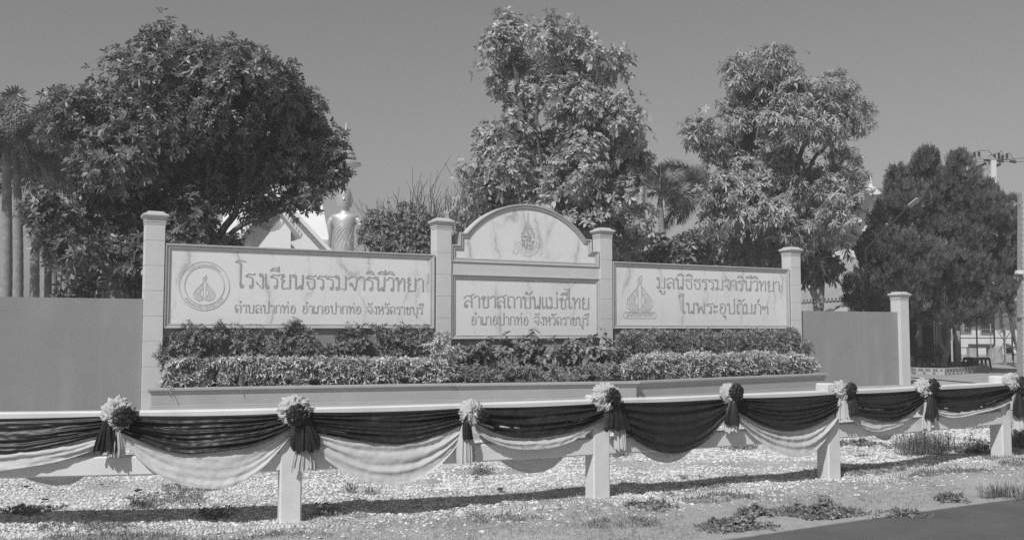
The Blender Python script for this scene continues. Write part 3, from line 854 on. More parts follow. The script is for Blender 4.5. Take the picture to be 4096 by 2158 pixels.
PB = -0.05                                                 # panel face depth
def line_on_panel(s, s0, s1, zb, zh):
    """text from s0 to s1, standing on height zb, letters zh tall"""
    k = (s1 - s0) / (text_width(s) - .1)
    out = []; x0 = 0.0
    for wd in s.split(' '):
        out.append(write(MB(), wd, lambda x, y, h, x0=x0: SP(s0 + (x0 + x) * k, PB + 0.004 + h, zb + y * zh)))
        x0 += text_width(wd) + GL[' '][0]
    return out

def letters(sign, words):
    for mb in words: sign.part('lettering', mb, M['letter'])

# ------------------------------------------------------------------ sign frames
def offset_poly(P, d):
    P = np.asarray(P, float); a = nrm(P - np.roll(P, 1, 0)); b = nrm(np.roll(P, -1, 0) - P)
    na, nb = np.stack([-a[:, 1], a[:, 0]], -1), np.stack([-b[:, 1], b[:, 0]], -1)      # left normals = inward for counter-clockwise
    m = nrm(na + nb); k = 1 / np.maximum(.35, (m * na).sum(-1))
    return P + m * (k * d)[:, None]

FRAME = [(0, -.10), (0, -.004), (.012, .004), (.030, .002), (.042, -.012), (.066, -.026), (.074, -.018), (.086, -.020), (.092, -.034), (.106, -.040), (.108, -.052)]
def frame_mesh(poly, width=.108):
    mb = MB(); k = width / .108; rings = []
    for a, b in FRAME:
        Q = offset_poly(poly, a * k); rings.append(np.array([SP(x, b, z) for x, z in Q]))
    return mb.rings(rings, True, False)
def panel_mesh(poly, width=.108):
    Q = offset_poly(poly, width * .93); k = len(Q); mb = MB()
    return mb.add([SP(x, PB, z) for x, z in Q], [tuple(range(k))])

def rect(s0, s1, z0, z1): return [(s0, z0), (s1, z0), (s1, z1), (s0, z1)]
WB = -.07                                                  # wall body face

def leaf_emblem(mb, place, seed):
    """a candle before a lotus-leaf of scrollwork: drawn in a box -1..1 wide, 0..3.2 high"""
    rng = np.random.default_rng(seed); w = .05
    def half(y):
        ys = [0, .12, .35, .7, 1.0, 1.3, 1.7, 2.1, 2.35]; xs = [.45, .72, .92, 1.0, .97, .83, .55, .26, .1]
        return np.interp(y, ys, xs)
    for sgn in (-1, 1):
        ribbon(mb, [(sgn * half(y), y) for y in np.linspace(0, 2.35, 26)], place, .07, .07)
        ribbon(mb, [(sgn * .13, .2), (sgn * .13, 2.45)], place, .05, .05)
        ribbon(mb, [(sgn * (.13 + .26 * math.sin(a)), 1.0 + .45 * math.cos(a)) for a in np.linspace(0.1, 3.04, 12)], place, .06, .06)
        for y in np.arange(.14, 2.2, .17):
            x = .24 if not .55 < y < 1.45 else .46
            while x < half(y) - .06:
                r = rng.uniform(.055, .085); a0 = rng.uniform(0, 6.28)
                ribbon(mb, [(sgn * (x + r * math.cos(a0 + a) * (1 - a / 9)), y + r * 1.1 * math.sin(a0 + a) * (1 - a / 9)) for a in np.linspace(0, 5.6, 9)], place, .03, .03, .0005)
                x += .165
        ribbon(mb, [(0, .3), (sgn * .2, .08), (sgn * .6, .0)], place, .06, .06, .001)
    ribbon(mb, [(-.13, 2.45), (.13, 2.45)], place, .05, .05, .001)
    ribbon(mb, [(-.1, 2.5), (-.2, 2.75), (-.08, 2.95), (.16, 3.25), (.18, 2.85), (.12, 2.6), (-.02, 2.5)], place, .06, .06, .001)
    ribbon(mb, [(0, 2.6), (-.02, 2.75), (.04, 2.92)], place, .09, .09, .0015)

# left sign ------------------------------------------------------------
poly = rect(0.0, 5.56, 1.62, 3.24)
sg = Thing('signboard', 'widest marble signboard, left of the arch, with a round candle seal', 'sign', SP(2.78, 0, 0))
mb = MB(); mb.sbox(-.0, 5.60, -.26, WB, 0, 3.236)
sg.part('wall', mb, M['wall'])
sg.part('frame', frame_mesh(poly), M['frame'])
sg.part('panel', panel_mesh(poly), M['marble'])
def lz(px, py): return spx(px, py, PB)
Z1 = lambda x, y: lz(640 + x / 2.342, 960 + y / 2.342)
s0, zb = Z1(735, 445); s1, zb1 = Z1(2460, 482); zt = Z1(1600, 330)[1]
zb = (zb + zb1) / 2
letters(sg, line_on_panel('โรงเรียนธรรมจารินีวิทยา', s0, s1, zb, (Z1(880, 310)[1] - zb) * 1.0))
s0, zb0 = Z1(695, 672); s1, zb1 = Z1(2458, 702)
letters(sg, line_on_panel('ตำบลปากท่อ อำเภอปากท่อ จังหวัดราชบุรี', s0, s1, (zb0 + zb1) / 2, Z1(1000, 600)[1] - Z1(1000, 678)[1]))
cs, cz = Z1(417, 428); R1 = Z1(417, 202)[1] - cz
seal = MB()
for r in (R1, R1 * .79):
    ribbon(seal, [(r * math.cos(a), r * math.sin(a)) for a in np.linspace(0, 2 * math.pi, 65)], lambda x, y, h: SP(cs + x, PB + .004 + h, cz + y), .016, .016)
k = R1 * .79 * .5
leaf_emblem(seal, lambda x, y, h: SP(cs + x * k * 1.08, PB + .004 + h, cz - R1 * .62 + y * k * .84), 5)
def arc_text(mb, s, r, a0, a1, hgt, flip=False):
    tw = text_width(s)
    def place(x, y, h):
        a = a0 + (a1 - a0) * x / tw; rr = r + (y if not flip else -y) * hgt * 1.0
        if flip: rr = r - (y - .5) * hgt * -1 * -1
        return SP(cs + rr * math.sin(a), PB + .004 + h, cz + rr * math.cos(a))
    write(mb, s, place, .16, .10)
arc_text(seal, 'โรงเรียนธรรมจารินีวิทยา', R1 * .83, -.82, .80, R1 * .075)
arc_text(seal, 'อำเภอปากท่อ จังหวัดราชบุรี', R1 * .9, math.pi + .98, math.pi - .98, R1 * .075, True)
sg.part('emblem', seal, M['letterthin'])

# right sign -----------------------------------------------------------
poly = rect(10.23, 16.0, 1.62, 3.25)
sg = Thing('signboard', 'marble signboard with a candle emblem above a boxed caption, right of the arch', 'sign', SP(13.1, 0, 0))
mb = MB(); mb.sbox(10.197, 16.04, -.26, WB, 0, 3.246)
sg.part('wall', mb, M['wall'])
sg.part('frame', frame_mesh(poly), M['frame'])
sg.part('panel', panel_mesh(poly), M['marble'])
Z3 = lambda x, y: lz(2420 + x / 3.1415, 980 + y / 3.1415)
s0, zb0 = Z3(645, 545); s1, zb1 = Z3(2185, 580)
letters(sg, line_on_panel('มูลนิธิธรรมจารินีวิทยา', s0, s1, (zb0 + zb1) / 2, Z3(1400, 430)[1] - Z3(1400, 565)[1]))
s0, zb0 = Z3(965, 855); s1, zb1 = Z3(2045, 865)
letters(sg, line_on_panel('ในพระอุปถัมภ์ฯ', s0, s1, (zb0 + zb1) / 2, Z3(1500, 730)[1] - Z3(1500, 862)[1]))
em = MB()
cs2, cz2 = Z3(437, 838); hw = (Z3(598, 700)[0] - Z3(277, 700)[0]) / 2; hh = (Z3(437, 375)[1] - cz2) / 3.25
leaf_emblem(em, lambda x, y, h: SP(cs2 + x * hw, PB + .004 + h, cz2 + y * hh), 9)
a_, b_ = Z3(232, 915); c_, d_ = Z3(640, 842)
q = .04
bx_ = [(a_ + q, b_), (c_ - q, b_), (c_, b_ + q), (c_, d_ - q), (c_ - q, d_), (a_ + q, d_), (a_, d_ - q), (a_, b_ + q), (a_ + q, b_)]
ribbon(em, bx_, lambda x, y, h: SP(x, PB + .004 + h, y), .02, .02)
kk = (c_ - a_ - .16) / text_width('มูลนิธิธรรมจารินีวิทยา')
write(em, 'มูลนิธิธรรมจารินีวิทยา', lambda x, y, h: SP(a_ + .08 + x * kk, PB + .004 + h, b_ + .055 + y * .085), .17, .11)
sg.part('emblem', em, M['letterthin'])

# central arched sign ----------------------------------------------------
sg = Thing('signboard', 'tall central marble signboard with an arched top bearing a crowned monogram', 'sign', SP(7.9, 0, 0))
mb = MB(); mb.sbox(5.941, 9.878, -.26, WB, 0, 2.78)
sg.part('wall', mb, M['wall'])
mb = MB(); mb.sbox(5.941, 9.878, -.27, -.02, 2.79, 3.10)
sg.part('lintel', mb, M['paint'])
ARC_C = 7.9; hw = 1.575; rise = .74
Rr = (hw ** 2 + rise ** 2) / (2 * rise)
arc = [(ARC_C + Rr * math.sin(a), 4.49 - Rr + Rr * math.cos(a)) for a in np.linspace(math.asin(hw / Rr), -math.asin(hw / Rr), 34)]
arch = [(5.957, 3.085), (9.845, 3.085), (9.845, 3.48), (9.645, 3.48), (9.645, 3.755)] + arc + [(6.155, 3.755), (6.155, 3.48), (5.957, 3.48)]
sg.part('arch_frame', frame_mesh(arch, .115), M['frame'])
sg.part('arch_panel', panel_mesh(arch, .115), M['marble'])
back = MB(); back.prism([SP(x, -.26, z) for x, z in arch], N * .17)
sg.part('arch_wall', back, M['paint'])
low_ = rect(5.957, 9.865, 1.388, 2.83)
sg.part('frame', frame_mesh(low_), M['frame'])
sg.part('panel', panel_mesh(low_), M['marble'])
Z2 = lambda x, y: lz(1720 + x / 2.262, 780 + y / 2.262)
s0, zb0 = Z2(300, 1015); s1, zb1 = Z2(1435, 1030)
letters(sg, line_on_panel('สาขาสถาบันแม่ชีไทย', s0, s1, (zb0 + zb1) / 2, Z2(800, 915)[1] - Z2(800, 1022)[1]))
s0, zb0 = Z2(365, 1170); s1, zb1 = Z2(1430, 1178)
letters(sg, line_on_panel('อำเภอปากท่อ จังหวัดราชบุรี', s0, s1, (zb0 + zb1) / 2, Z2(800, 1098)[1] - Z2(800, 1175)[1]))
# crowned monogram and ribbon; drawn in the measured pixels of a close view (1110 x 1357 over 180 x 220)
Z4 = lambda x, y: lz(2020 + x / 6.167, 820 + y / 6.167)
cS, cZ = Z4(565, 900); kx = (Z4(965, 900)[0] - Z4(165, 900)[0]) / 800; kz = (Z4(565, 200)[1] - Z4(565, 1200)[1]) / 1000
def z4p(x, y, h): return SP(cS + (x - 565) * kx, PB + .004 + h, cZ - (y - 900) * kz)
em = MB()
for st_ in ([(445, 800), (480, 770), (520, 760), (500, 800), (470, 800)], [(520, 760), (560, 790), (620, 775), (655, 800)], [(600, 760), (625, 800), (625, 850), (615, 915)],
            [(510, 870), (525, 840), (560, 840), (590, 880), (615, 900)], [(505, 860), (520, 890), (545, 880)],
            [(425, 850), (430, 905), (455, 900)], [(430, 850), (470, 890), (478, 940), (470, 1010)], [(410, 940), (440, 960), (470, 975)], [(420, 970), (440, 1035)], [(440, 1035), (490, 1015), (530, 1080)],
            [(545, 930), (540, 1000), (530, 1090), (500, 1075)], [(700, 860), (705, 930), (690, 935)], [(705, 870), (670, 910), (655, 960), (690, 1000), (670, 1060), (610, 1090), (580, 1070)],
            [(590, 1010), (590, 975), (615, 965), (630, 1000), (610, 1050)]):
    ribbon(em, st_, z4p, 30, 26)
sg.part('monogram', em, M['letter'])
em = MB()
for r_out in ((905, 690, 480), (1140, 1260, 0)): pass
def arc_pts(cx, cy, rx, ry, a0, a1, n_=26): return [(cx + rx * math.sin(a), cy + ry * math.cos(a)) for a in np.radians(np.linspace(a0, a1, n_))]
ribbon(em, arc_pts(565, 880, 205, 262, -84, 84), z4p, 9, 9)
ribbon(em, arc_pts(565, 900, 290, 360, -78, 78), z4p, 9, 9)
for sg_ in (-1, 1):
    f = lambda x: 565 + sg_ * (x - 565)
    ribbon(em, [(f(770), 910), (f(800), 935), (f(890), 965), (f(895), 1000), (f(885), 1110), (f(945), 1190), (f(880), 1180), (f(870), 1250), (f(800), 1140)], z4p, 8, 8)
    ribbon(em, [(f(860), 985), (f(800), 1140)], z4p, 8, 8)
    ribbon(em, [(f(x), y) for x, y in ((590, 430), (620, 500), (660, 560), (650, 590), (690, 640), (640, 640), (700, 720), (720, 660), (730, 740), (680, 740), (745, 800), (690, 790), (755, 900))], z4p, 9, 9)
    ribbon(em, [(f(x), y) for x, y in ((600, 600), (640, 660), (650, 740))], z4p, 14, 14)
    for yy in (600, 640, 690, 730, 770):
        ribbon(em, arc_pts(f(665 + (yy - 600) * .25), yy, 18, 20, 0, 320, 8), z4p, 9, 9, .0006)
    ribbon(em, [(f(565 + w_), y) for w_, y in ((4, 200), (8, 260), (12, 350), (22, 420), (48, 480), (60, 520), (90, 545), (80, 600))], z4p, 10, 10)
for y, w_ in ((300, 8), (350, 12), (385, 16), (420, 22), (455, 36), (490, 50), (520, 62), (548, 88), (575, 84), (600, 78)):
    ribbon(em, [(565 - w_, y), (565 + w_, y)], z4p, 9, 9, .0008)
ribbon(em, [(568, 310), (575, 230), (600, 180)], z4p, 12, 12)
ribbon(em, [(565, 620), (540, 680), (540, 720), (590, 720), (590, 680), (565, 620)], z4p, 9, 9)
ribbon(em, [(565, 640), (565, 715)], z4p, 12, 12, .0006)
for sg_ in range(-5, 6):
    a = math.radians(sg_ * 12.5); x, y = 565 + 248 * math.sin(a), 892 + 310 * math.cos(a)
    if sg_: ribbon(em, arc_pts(x, y, 16, 14, 30, 330, 7), z4p, 9, 9, .0006)
sg.part('crown_and_ribbon', em, M['letterthin'])

# ------------------------------------------------------------------ pillars
CAP = [(1.0, -.262), (1.03, -.258), (1.03, -.222), (1.00, -.214), (1.08, -.205), (1.06, -.182), (1.03, -.176), (1.12, -.145), (1.30, -.108), (1.36, -.086), (1.28, -.055), (1.05, -.043), (.80, -.006), (.74, 0)]
def pillar(s0, s1, top, label, joints=True, bf=.02):
    w = (s1 - s0) / 2; sc = (s0 + s1) / 2; c = SP(sc, bf - w, 0)
    t = Thing('pillar', label, 'pillar', c, 'pale square pillars with moulded caps')
    mb = MB(); zt = top - .262
    if joints:
        z = 3.28
        cuts = [zt] + [z - .475 * k for k in range(7) if z - .475 * k < zt - .05 and z - .475 * k > .1] + [0]
        for a, b in zip(cuts[:-1], cuts[1:]):
            lo, hi = b + (.004 if b else 0), a - (.004 if a != zt else 0)
            mb.lathe(c, [(w - .004, lo), (w, lo + .004), (w, hi - .004), (w - .004, hi)], square=(U, N))
        mb.lathe(c, [(w - .006, 0.0), (w - .006, zt - .01)], square=(U, N))
    else:
        mb.lathe(c, [(w, 0), (w, zt)], square=(U, N))
    t.part('shaft', mb, M['paint'])
    mb = MB(); mb.lathe(c, [(w * f, top + h) for f, h in CAP], square=(U, N))
    t.part('cap', mb, M['capp'])
M['capp'] = mat('cap_paint', 0.46, 0.7, 0.05, 3.0, bump=0.05)
pillar(-.356, -.014, 3.843, 'grooved pale pillar at the left end of the widest signboard')
pillar(5.595, 5.941, 4.055, 'tall grooved pale pillar on the left side of the arched signboard')
pillar(9.862, 10.197, 4.06, 'tall grooved pale pillar on the right side of the arched signboard')
pillar(16.04, 16.387, 3.856, 'grooved pale pillar at the right end of the right signboard')
pillar(20.34, 20.69, 2.716, 'short plain pale pillar ending the right boundary wall', False)

# ------------------------------------------------------------------ boundary walls
mb = MB(); mb.sbox(-8.0, -.362, -.27, -.09, 0, 2.18)
solo('boundary_wall', mb, M['wall'], 'plain grey rendered wall left of the leftmost pillar, palms behind it', 'wall', SP(-4, 0, 0))
mb = MB(); mb.sbox(16.39, 20.338, -.27, -.09, 0, 2.12)
solo('boundary_wall', mb, M['wall'], 'plain grey rendered wall between the right signboard and the short end pillar', 'wall', SP(18.4, 0, 0))

# ------------------------------------------------------------------ planter
ZP = 0.53
A = gnd(599, 1551, ZP); B = gnd(1822, 1532, ZP); C = gnd(2551, 1522.5, ZP); D = gnd(3310, 1491, ZP)
def ret(p, d): return p - N * d
d1 = nrm(B - A); n1 = np.array([d1[1], -d1[0], 0]); d2 = nrm(C - B); n2 = np.array([d2[1], -d2[0], 0])
def back_to_wall(p):
    q = p.copy(); dd = np.dot(p - P0, N) + .07
    return p - N * dd
PL = np.array([back_to_wall(A), A, B, B + n2 * .10, C + n2 * .10, C, D, back_to_wall(D)])[:, :2]
PROF = [(-.16, .40), (-.16, ZP - .012), (-.15, ZP), (.0, ZP), (.012, ZP - .012), (.012, ZP - .05), (-.006, ZP - .058), (-.022, ZP - .10), (-.048, ZP - .125), (-.05, ZP - .14), (-.05, .20), (-.035, .19), (-.035, .165), (-.02, .16), (-.012, .12), (-.004, .0), (-.004, -.1)]
def off_open(P, d):
    P = np.asarray(P, float); seg = nrm(np.diff(P, axis=0)); na = np.stack([seg[:, 1], -seg[:, 0]], -1)
    out = [P[0] + na[0] * d]
    for i in range(1, len(P) - 1):
        m = nrm(na[i - 1] + na[i]); out.append(P[i] + m * d / max(.35, float(np.dot(m, na[i]))))
    out.append(P[-1] + na[-1] * d)
    return np.array(out)
pt = Thing('planter', 'long grey moulded masonry planter stepping forward below the three signboards', 'planter', (*B[:2], 0))
mb = MB()
R_ = [np.column_stack([off_open(PL, o), np.full(len(PL), z)]) for o, z in PROF]
mb.grid(np.stack(R_, 1))
pt.part('planter_wall', mb, M['planter'])
mb = MB(); inn = off_open(PL, -.155)
mb.add(np.column_stack([inn, np.full(len(inn), .43)]), [tuple(range(len(inn)))])
pt.part('soil', mb, M['soil'])

# ------------------------------------------------------------------ planting in the planter
rngp = np.random.default_rng(11)
def _edge(px):
    return gnd(px, np.interp(px, [599, 1822, 2551, 3310], [1551, 1532, 1522, 1491]), ZP)
def front_at(px, back):
    """point in the bed under photo column px, so far back from the planter's front edge"""
    q = px
    for _ in range(5):
        p = _edge(q) - N * back
        q += px - proj([p[0], p[1], 1.0])[0]
    return p

def bed_depth(px):
    p = _edge(px)
    return float(np.dot(p - P0, N) + .07)
def soil_p(p): return np.array([p[0], p[1], .43])

def shrub_stems(mb, base, tops, r, rng, n=None):
    for tp in tops:
        limb(mb, [base + rng.normal(0, .05, 3) * [1, 1, 0], base * .5 + tp * .5 + rng.normal(0, .06, 3), tp], r, r * .35, rng, .03, 5)

def hedge(name, label, group, px0, px1, back, ytop, ybot_h, depth, dens, leaf, mat_, per, L, Wf, droop, rng, wob=.07, thr=-.3, stems=60, tuft=0):
    """leafy row: px0..px1 across the photo, ytop(px) is its top edge there"""
    c = front_at((px0 + px1) / 2, back)
    t = Thing(name, label, 'hedge', soil_p(c), group)
    n_ = int(dens * (px1 - px0)); C, A = [], []
    while len(C) < n_:
        px = rng.uniform(px0, px1); bo = rng.uniform(-depth, depth)
        p = front_at(px, min(back, .38 * bed_depth(px) + .06) + bo) if name == 'low_hedge' else front_at(px, back + bo)
        top = dep(px, ytop(px) + 16 * mnoise.noise(Vector((px * .02, 3, 0))) + 12 * mnoise.noise(Vector((px * .07, 9, 0))), p[1])[2] - .04
        z = ybot_h + (top - ybot_h) * rng.random() ** .6
        q = np.array([p[0], p[1], z])
        if mnoise.noise(Vector(q * 3.0)) < thr: continue
        e = min(px - px0, px1 - px) * p[1] / FPX
        if e < .18 and (z - ybot_h) / max(.1, top - ybot_h) > .45 + e * 3 + .3 * rng.random(): continue
        C.append(q); A.append(nrm(np.array([0, 0, .75]) + N * .45 + rng.normal(0, .45, 3)))
    C, A = np.array(C), np.array(A)
    mb = MB(); rosettes(mb, C, A, per, L, Wf, (.5, 1.5), droop, rng)
    t.part('foliage', mb, mat_)
    mb = MB()
    for k in range(stems):
        q = C[rng.integers(len(C))]; b = np.array([q[0] + rng.normal(0, .06), q[1] + rng.normal(0, .06), .42])
        mb.tube(np.array([b, b * .45 + q * .55 + rng.normal(0, .03, 3), q]), [.008, .006, .003], 4)
    t.part('stems', mb, M['palebark'])
    return t

hedge('low_hedge', 'low pale leafy hedge along the front of the planter below the widest signboard', None, 655, 1800, .52,
      lambda p: np.interp(p, [655, 700, 1000, 1300, 1600, 1800], [1440, 1428, 1422, 1425, 1425, 1435]), .50, .22, 3.4, None, M['hedgepale'], 6, .10, .28, .35, rngp, stems=220, thr=-.42)
hedge('low_hedge', 'low pale leafy hedge along the front of the planter below the right signboard', None, 2490, 3268, .55,
      lambda p: np.interp(p, [2490, 2560, 2800, 3100, 3268], [1432, 1412, 1408, 1405, 1425]), .50, .24, 4.2, None, M['hedgepale'], 6, .10, .26, .3, rngp, stems=160, thr=-.45)
hedge('clipped_hedge', 'dense dark small-leaved hedge touching the lower frame of the right signboard', None, 2455, 3215, 1.35,
      lambda p: np.interp(p, [2455, 2600, 2800, 3000, 3150, 3215], [1318, 1312, 1318, 1316, 1308, 1325]), .5, .28, 4.6, None, M['hedgedark'], 6, .075, .34, .15, rngp, stems=90, thr=-.42)
t = Thing('small_shrub', 'wispy dark shrub past the right end of the hedges, against the grey wall', 'shrub', soil_p(front_at(3235, 1.0)))
mb = MB(); Cc, Aa = sample_blobs(px_blobs([(3218, 1385, 26), (3232, 1362, 14), (3205, 1405, 30)], front_at(3235, 1.0)[1], rngp, .1), 190, rngp, 2.5, -.2)
rosettes(mb, Cc, Aa, 6, .08, .3, (.5, 1.5), .2, rngp); t.part('foliage', mb, M['hedgedark'])
mb = MB(); b = soil_p(front_at(3225, 1.0)); shrub_stems(mb, b, Cc[::25], .01, rngp); t.part('stems', mb, M['bark'])

BUSH = [((650, 1395), [(655, 1400, 30), (668, 1432, 34), (690, 1420, 30)], 'smallest dark bush at the left end of the planter, half over the pillar'),
        ((760, 1440), [(745, 1345, 52), (700, 1352, 36), (790, 1345, 48), (830, 1385, 36), (760, 1395, 60), (700, 1405, 40), (820, 1420, 40)], 'broad dark feathery bush under the left end of the widest signboard, below the round seal'),
        ((940, 1440), [(882, 1305, 28), (905, 1340, 46), (950, 1355, 52), (880, 1360, 36), (985, 1390, 44), (925, 1400, 50), (1000, 1420, 36)], 'dark feathery bush with the tallest wispy top, reaching over the sign frame'),
        ((1065, 1440), [(1035, 1345, 36), (1065, 1380, 42), (1045, 1410, 42), (1090, 1415, 36)], 'thin pale grey bush with the bare wall showing on its right'),
        ((1185, 1440), [(1135, 1335, 36), (1180, 1300, 26), (1180, 1340, 42), (1230, 1360, 42), (1190, 1390, 48), (1140, 1400, 36), (1260, 1405, 36)], 'dark bush with one pointed top under the middle of the widest signboard'),
        ((1420, 1440), [(1360, 1355, 40), (1410, 1340, 42), (1450, 1352, 42), (1400, 1390, 50), (1470, 1390, 40), (1345, 1400, 36)], 'dense dark bush right of the bare patch of wall under the widest signboard'),
        ((1520, 1440), [(1515, 1318, 30), (1530, 1350, 42), (1500, 1385, 46), (1560, 1385, 36)], 'dark bush with a ragged raised top right of the densest bush'),
        ((1640, 1440), [(1600, 1335, 36), (1640, 1350, 42), (1690, 1345, 40), (1630, 1390, 48), (1700, 1390, 46), (1590, 1395, 36), (1730, 1420, 36)], 'feathery grey bush at the right end of the widest signboard beside the tall pillar')]
for (bx, by), bl, lab in BUSH:
    p = front_at(bx, min(1.0, bed_depth(bx) - .17)); Y = p[1]
    t = Thing('feathery_bush', lab, 'bush', soil_p(p), 'dark bushes under the left signboard')
    blobs = px_blobs(bl, Y, rngp, .14)
    mb = MB(); Cc, Aa = sample_blobs([(c, r * [1.1, .5, 1.08]) for c, r in blobs], 240, rngp, 3.0, -.16, .2, .7)
    rosettes(mb, Cc, Aa, 7, .07, .33, (.4, 1.5), .15, rngp)
    t.part('foliage', mb, M['hedgedark'])
    mb = MB(); shrub_stems(mb, soil_p(p), [c for c, r in blobs], .012, rngp)
    t.part('stems', mb, M['bark'])

t = Thing('variegated_shrub', 'pale airy shrub in front of the pillar between the widest and the arched signboards', 'shrub', soil_p(front_at(1770, .8)))
Y = front_at(1770, .8)[1]
mb = MB(); Cc, Aa = sample_blobs(px_blobs([(1765, 1370, 45), (1740, 1400, 45), (1790, 1420, 50), (1755, 1460, 50), (1800, 1480, 40), (1775, 1500, 40)], Y, rngp, .1), 105, rngp, 3, -.2)
rosettes(mb, Cc, Aa, 6, .10, .3, (.5, 1.5), .3, rngp); t.part('foliage', mb, M['hedgepale'])
mb = MB(); shrub_stems(mb, soil_p(front_at(1770, .8)), Cc[::22], .01, rngp); t.part('stems', mb, M['palebark'])

LEG = [(1850, 1395, 46, 'leggy broad-leaved shrub leftmost under the arched sign, beside the pillar'),
       (1938, 1385, 44, 'leggy broad-leaved shrub second from the left under the arched sign'),
       (2030, 1380, 48, 'leggy broad-leaved shrub third from the left under the arched sign'),
       (2118, 1372, 56, 'fullest leggy broad-leaved shrub under the middle of the arched sign'),
       (2215, 1385, 46, 'leggy broad-leaved shrub right of the fullest one under the arched sign'),
       (2300, 1378, 50, 'leggy broad-leaved shrub third from the right pillar of the arched sign'),
       (2385, 1370, 56, 'tallest leggy broad-leaved shrub beside the right pillar of the arched sign'),
       (2440, 1400, 44, 'leggy broad-leaved shrub with pale blotched leaves in front of the right tall pillar')]
for px, py, r, lab in LEG:
    p = front_at(px, 1.5); Y = p[1]; py += 16
    t = Thing('leggy_shrub', lab, 'shrub', soil_p(p), 'leggy shrubs under the arched sign')
    bl = [(px, py, r), (px - 28, py + 25, r * .7), (px + 28, py + 22, r * .7), (px + rngp.uniform(-15, 15), py + 55, r * .55)]
    blobs = px_blobs(bl, Y, rngp, .15)
    mb = MB(); Cc, Aa = sample_blobs(blobs, 34, rngp, 2.5, -.25, .4, .8)
    rosettes(mb, Cc, Aa, 6, .15, .46, (.7, 1.6), .45, rngp)
    t.part('foliage', mb, M['broadleaf'])
    mb = MB(); shrub_stems(mb, soil_p(p), [c for c, r_ in blobs] + list(Cc[::14]), .013, rngp)
    t.part('stems', mb, M['bark'])

hedge('ground_cover', 'low mixed dark ground cover at the foot of the leggy shrubs', None, 1830, 2490, .55,
      lambda p: 1455 + 28 * mnoise.noise(Vector((p * .012, 8, 0))), .43, .38, 1.5, None, M['hedgedark'], 6, .085, .3, .2, rngp, stems=60, thr=-.15)

FL = [(862, 'under the round seal end of the bed'), (1257, 'under the middle of the widest signboard'), (1616, 'near the right end of the pale low hedge'),
      (2046, 'under the middle of the arched sign'), (2366, 'under the right end of the arched sign'), (2924, 'under the right signboard')]
for px, wh in FL:
    p = front_at(px, .20)
    t = Thing('floodlight', 'small black floodlight on the planter edge ' + wh, 'floodlight', (p[0], p[1], .53), 'small floodlights on the planter edge')
    mb = MB(); c = np.array([p[0], p[1], .60]); tilt = nrm(np.array([0, 0, .75]) - N * .6); e2 = np.cross(U, tilt)
    mb.box(c, U * .085, e2 * .055, tilt * .013); mb.box(c - tilt * .022, U * .06, e2 * .035, tilt * .009)
    for k in range(-3, 4): mb.box(c - tilt * .036 + U * .016 * k, U * .003, e2 * .03, tilt * .006)
    t.part('housing', mb, M['black'])
    mb = MB(); mb.box(c + tilt * .0145, U * .076, e2 * .046, tilt * .0015); t.part('lens', mb, M['glass'])
    mb = MB(); mb.tube([c + U * .09, c + U * .09 - np.array([0, 0, .085]), c - U * .09 - np.array([0, 0, .085]), c - U * .09], .006, 5); mb.tube([c - np.array([0, 0, .085]), c - np.array([0, 0, .17])], .01, 6)
    t.part('bracket', mb, M['black'])

# ------------------------------------------------------------------ grass and weeds on the verge
rngw = np.random.default_rng(21)
def blades(mb, C, n_, L, Wd, lean, rng):
    P = np.repeat(C, n_, 0); k = len(P)
    P = P + np.stack([rng.normal(0, .02, k), rng.normal(0, .02, k), np.zeros(k)], 1)
    a = rng.uniform(0, 6.28, k); el = np.abs(rng.normal(0, lean, k))
    D = np.stack([np.sin(el) * np.cos(a), np.sin(el) * np.sin(a), np.cos(el)], 1)
    Wv = np.stack([-np.sin(a), np.cos(a), np.zeros(k)], 1)
    l_ = L * rng.uniform(.4, 1.3, k)
    add_leaves(mb, P, D, Wv, l_, Wd, .25 + .3 * rng.random(k))
C = []
while len(C) < 9000:
    x, off = rngw.uniform(-6.5, 8), rngw.random()
    y = road_edge(x) + .15 + off * 3.8
    if y > fence_y(x) + .9: continue
    d = fence_y(x) - y
    dens = .5 + 1.5 * mnoise.noise(Vector((x * .9, y * 1.3, 2))) + (.45 if -.6 < d < .8 else 0) + (.35 if x < 1.5 else -.28)
    if rngw.random() < dens: C.append((x, y, ground_z(x, y) - .005))
C = np.array(C)
mb = MB(); blades(mb, C, 7, .055, .0045, .85, rngw)
setting('dry_grass', mb, M['drygrass'], 'stuff')
C = []
while len(C) < 2600:
    x = rngw.uniform(-6, 8.5); y = fence_y(x) + rngw.uniform(-1.2, 2.6)
    if mnoise.noise(Vector((x * .8, y * 1.1, 5))) + (.28 if -.5 < y - fence_y(x) < .3 else -.12) > .34: C.append((x, y, ground_z(x, y)))
C = np.array(C)
mb = MB(); blades(mb, C, 8, .06, .006, .7, rngw)
setting('green_grass', mb, M['weed'], 'stuff')

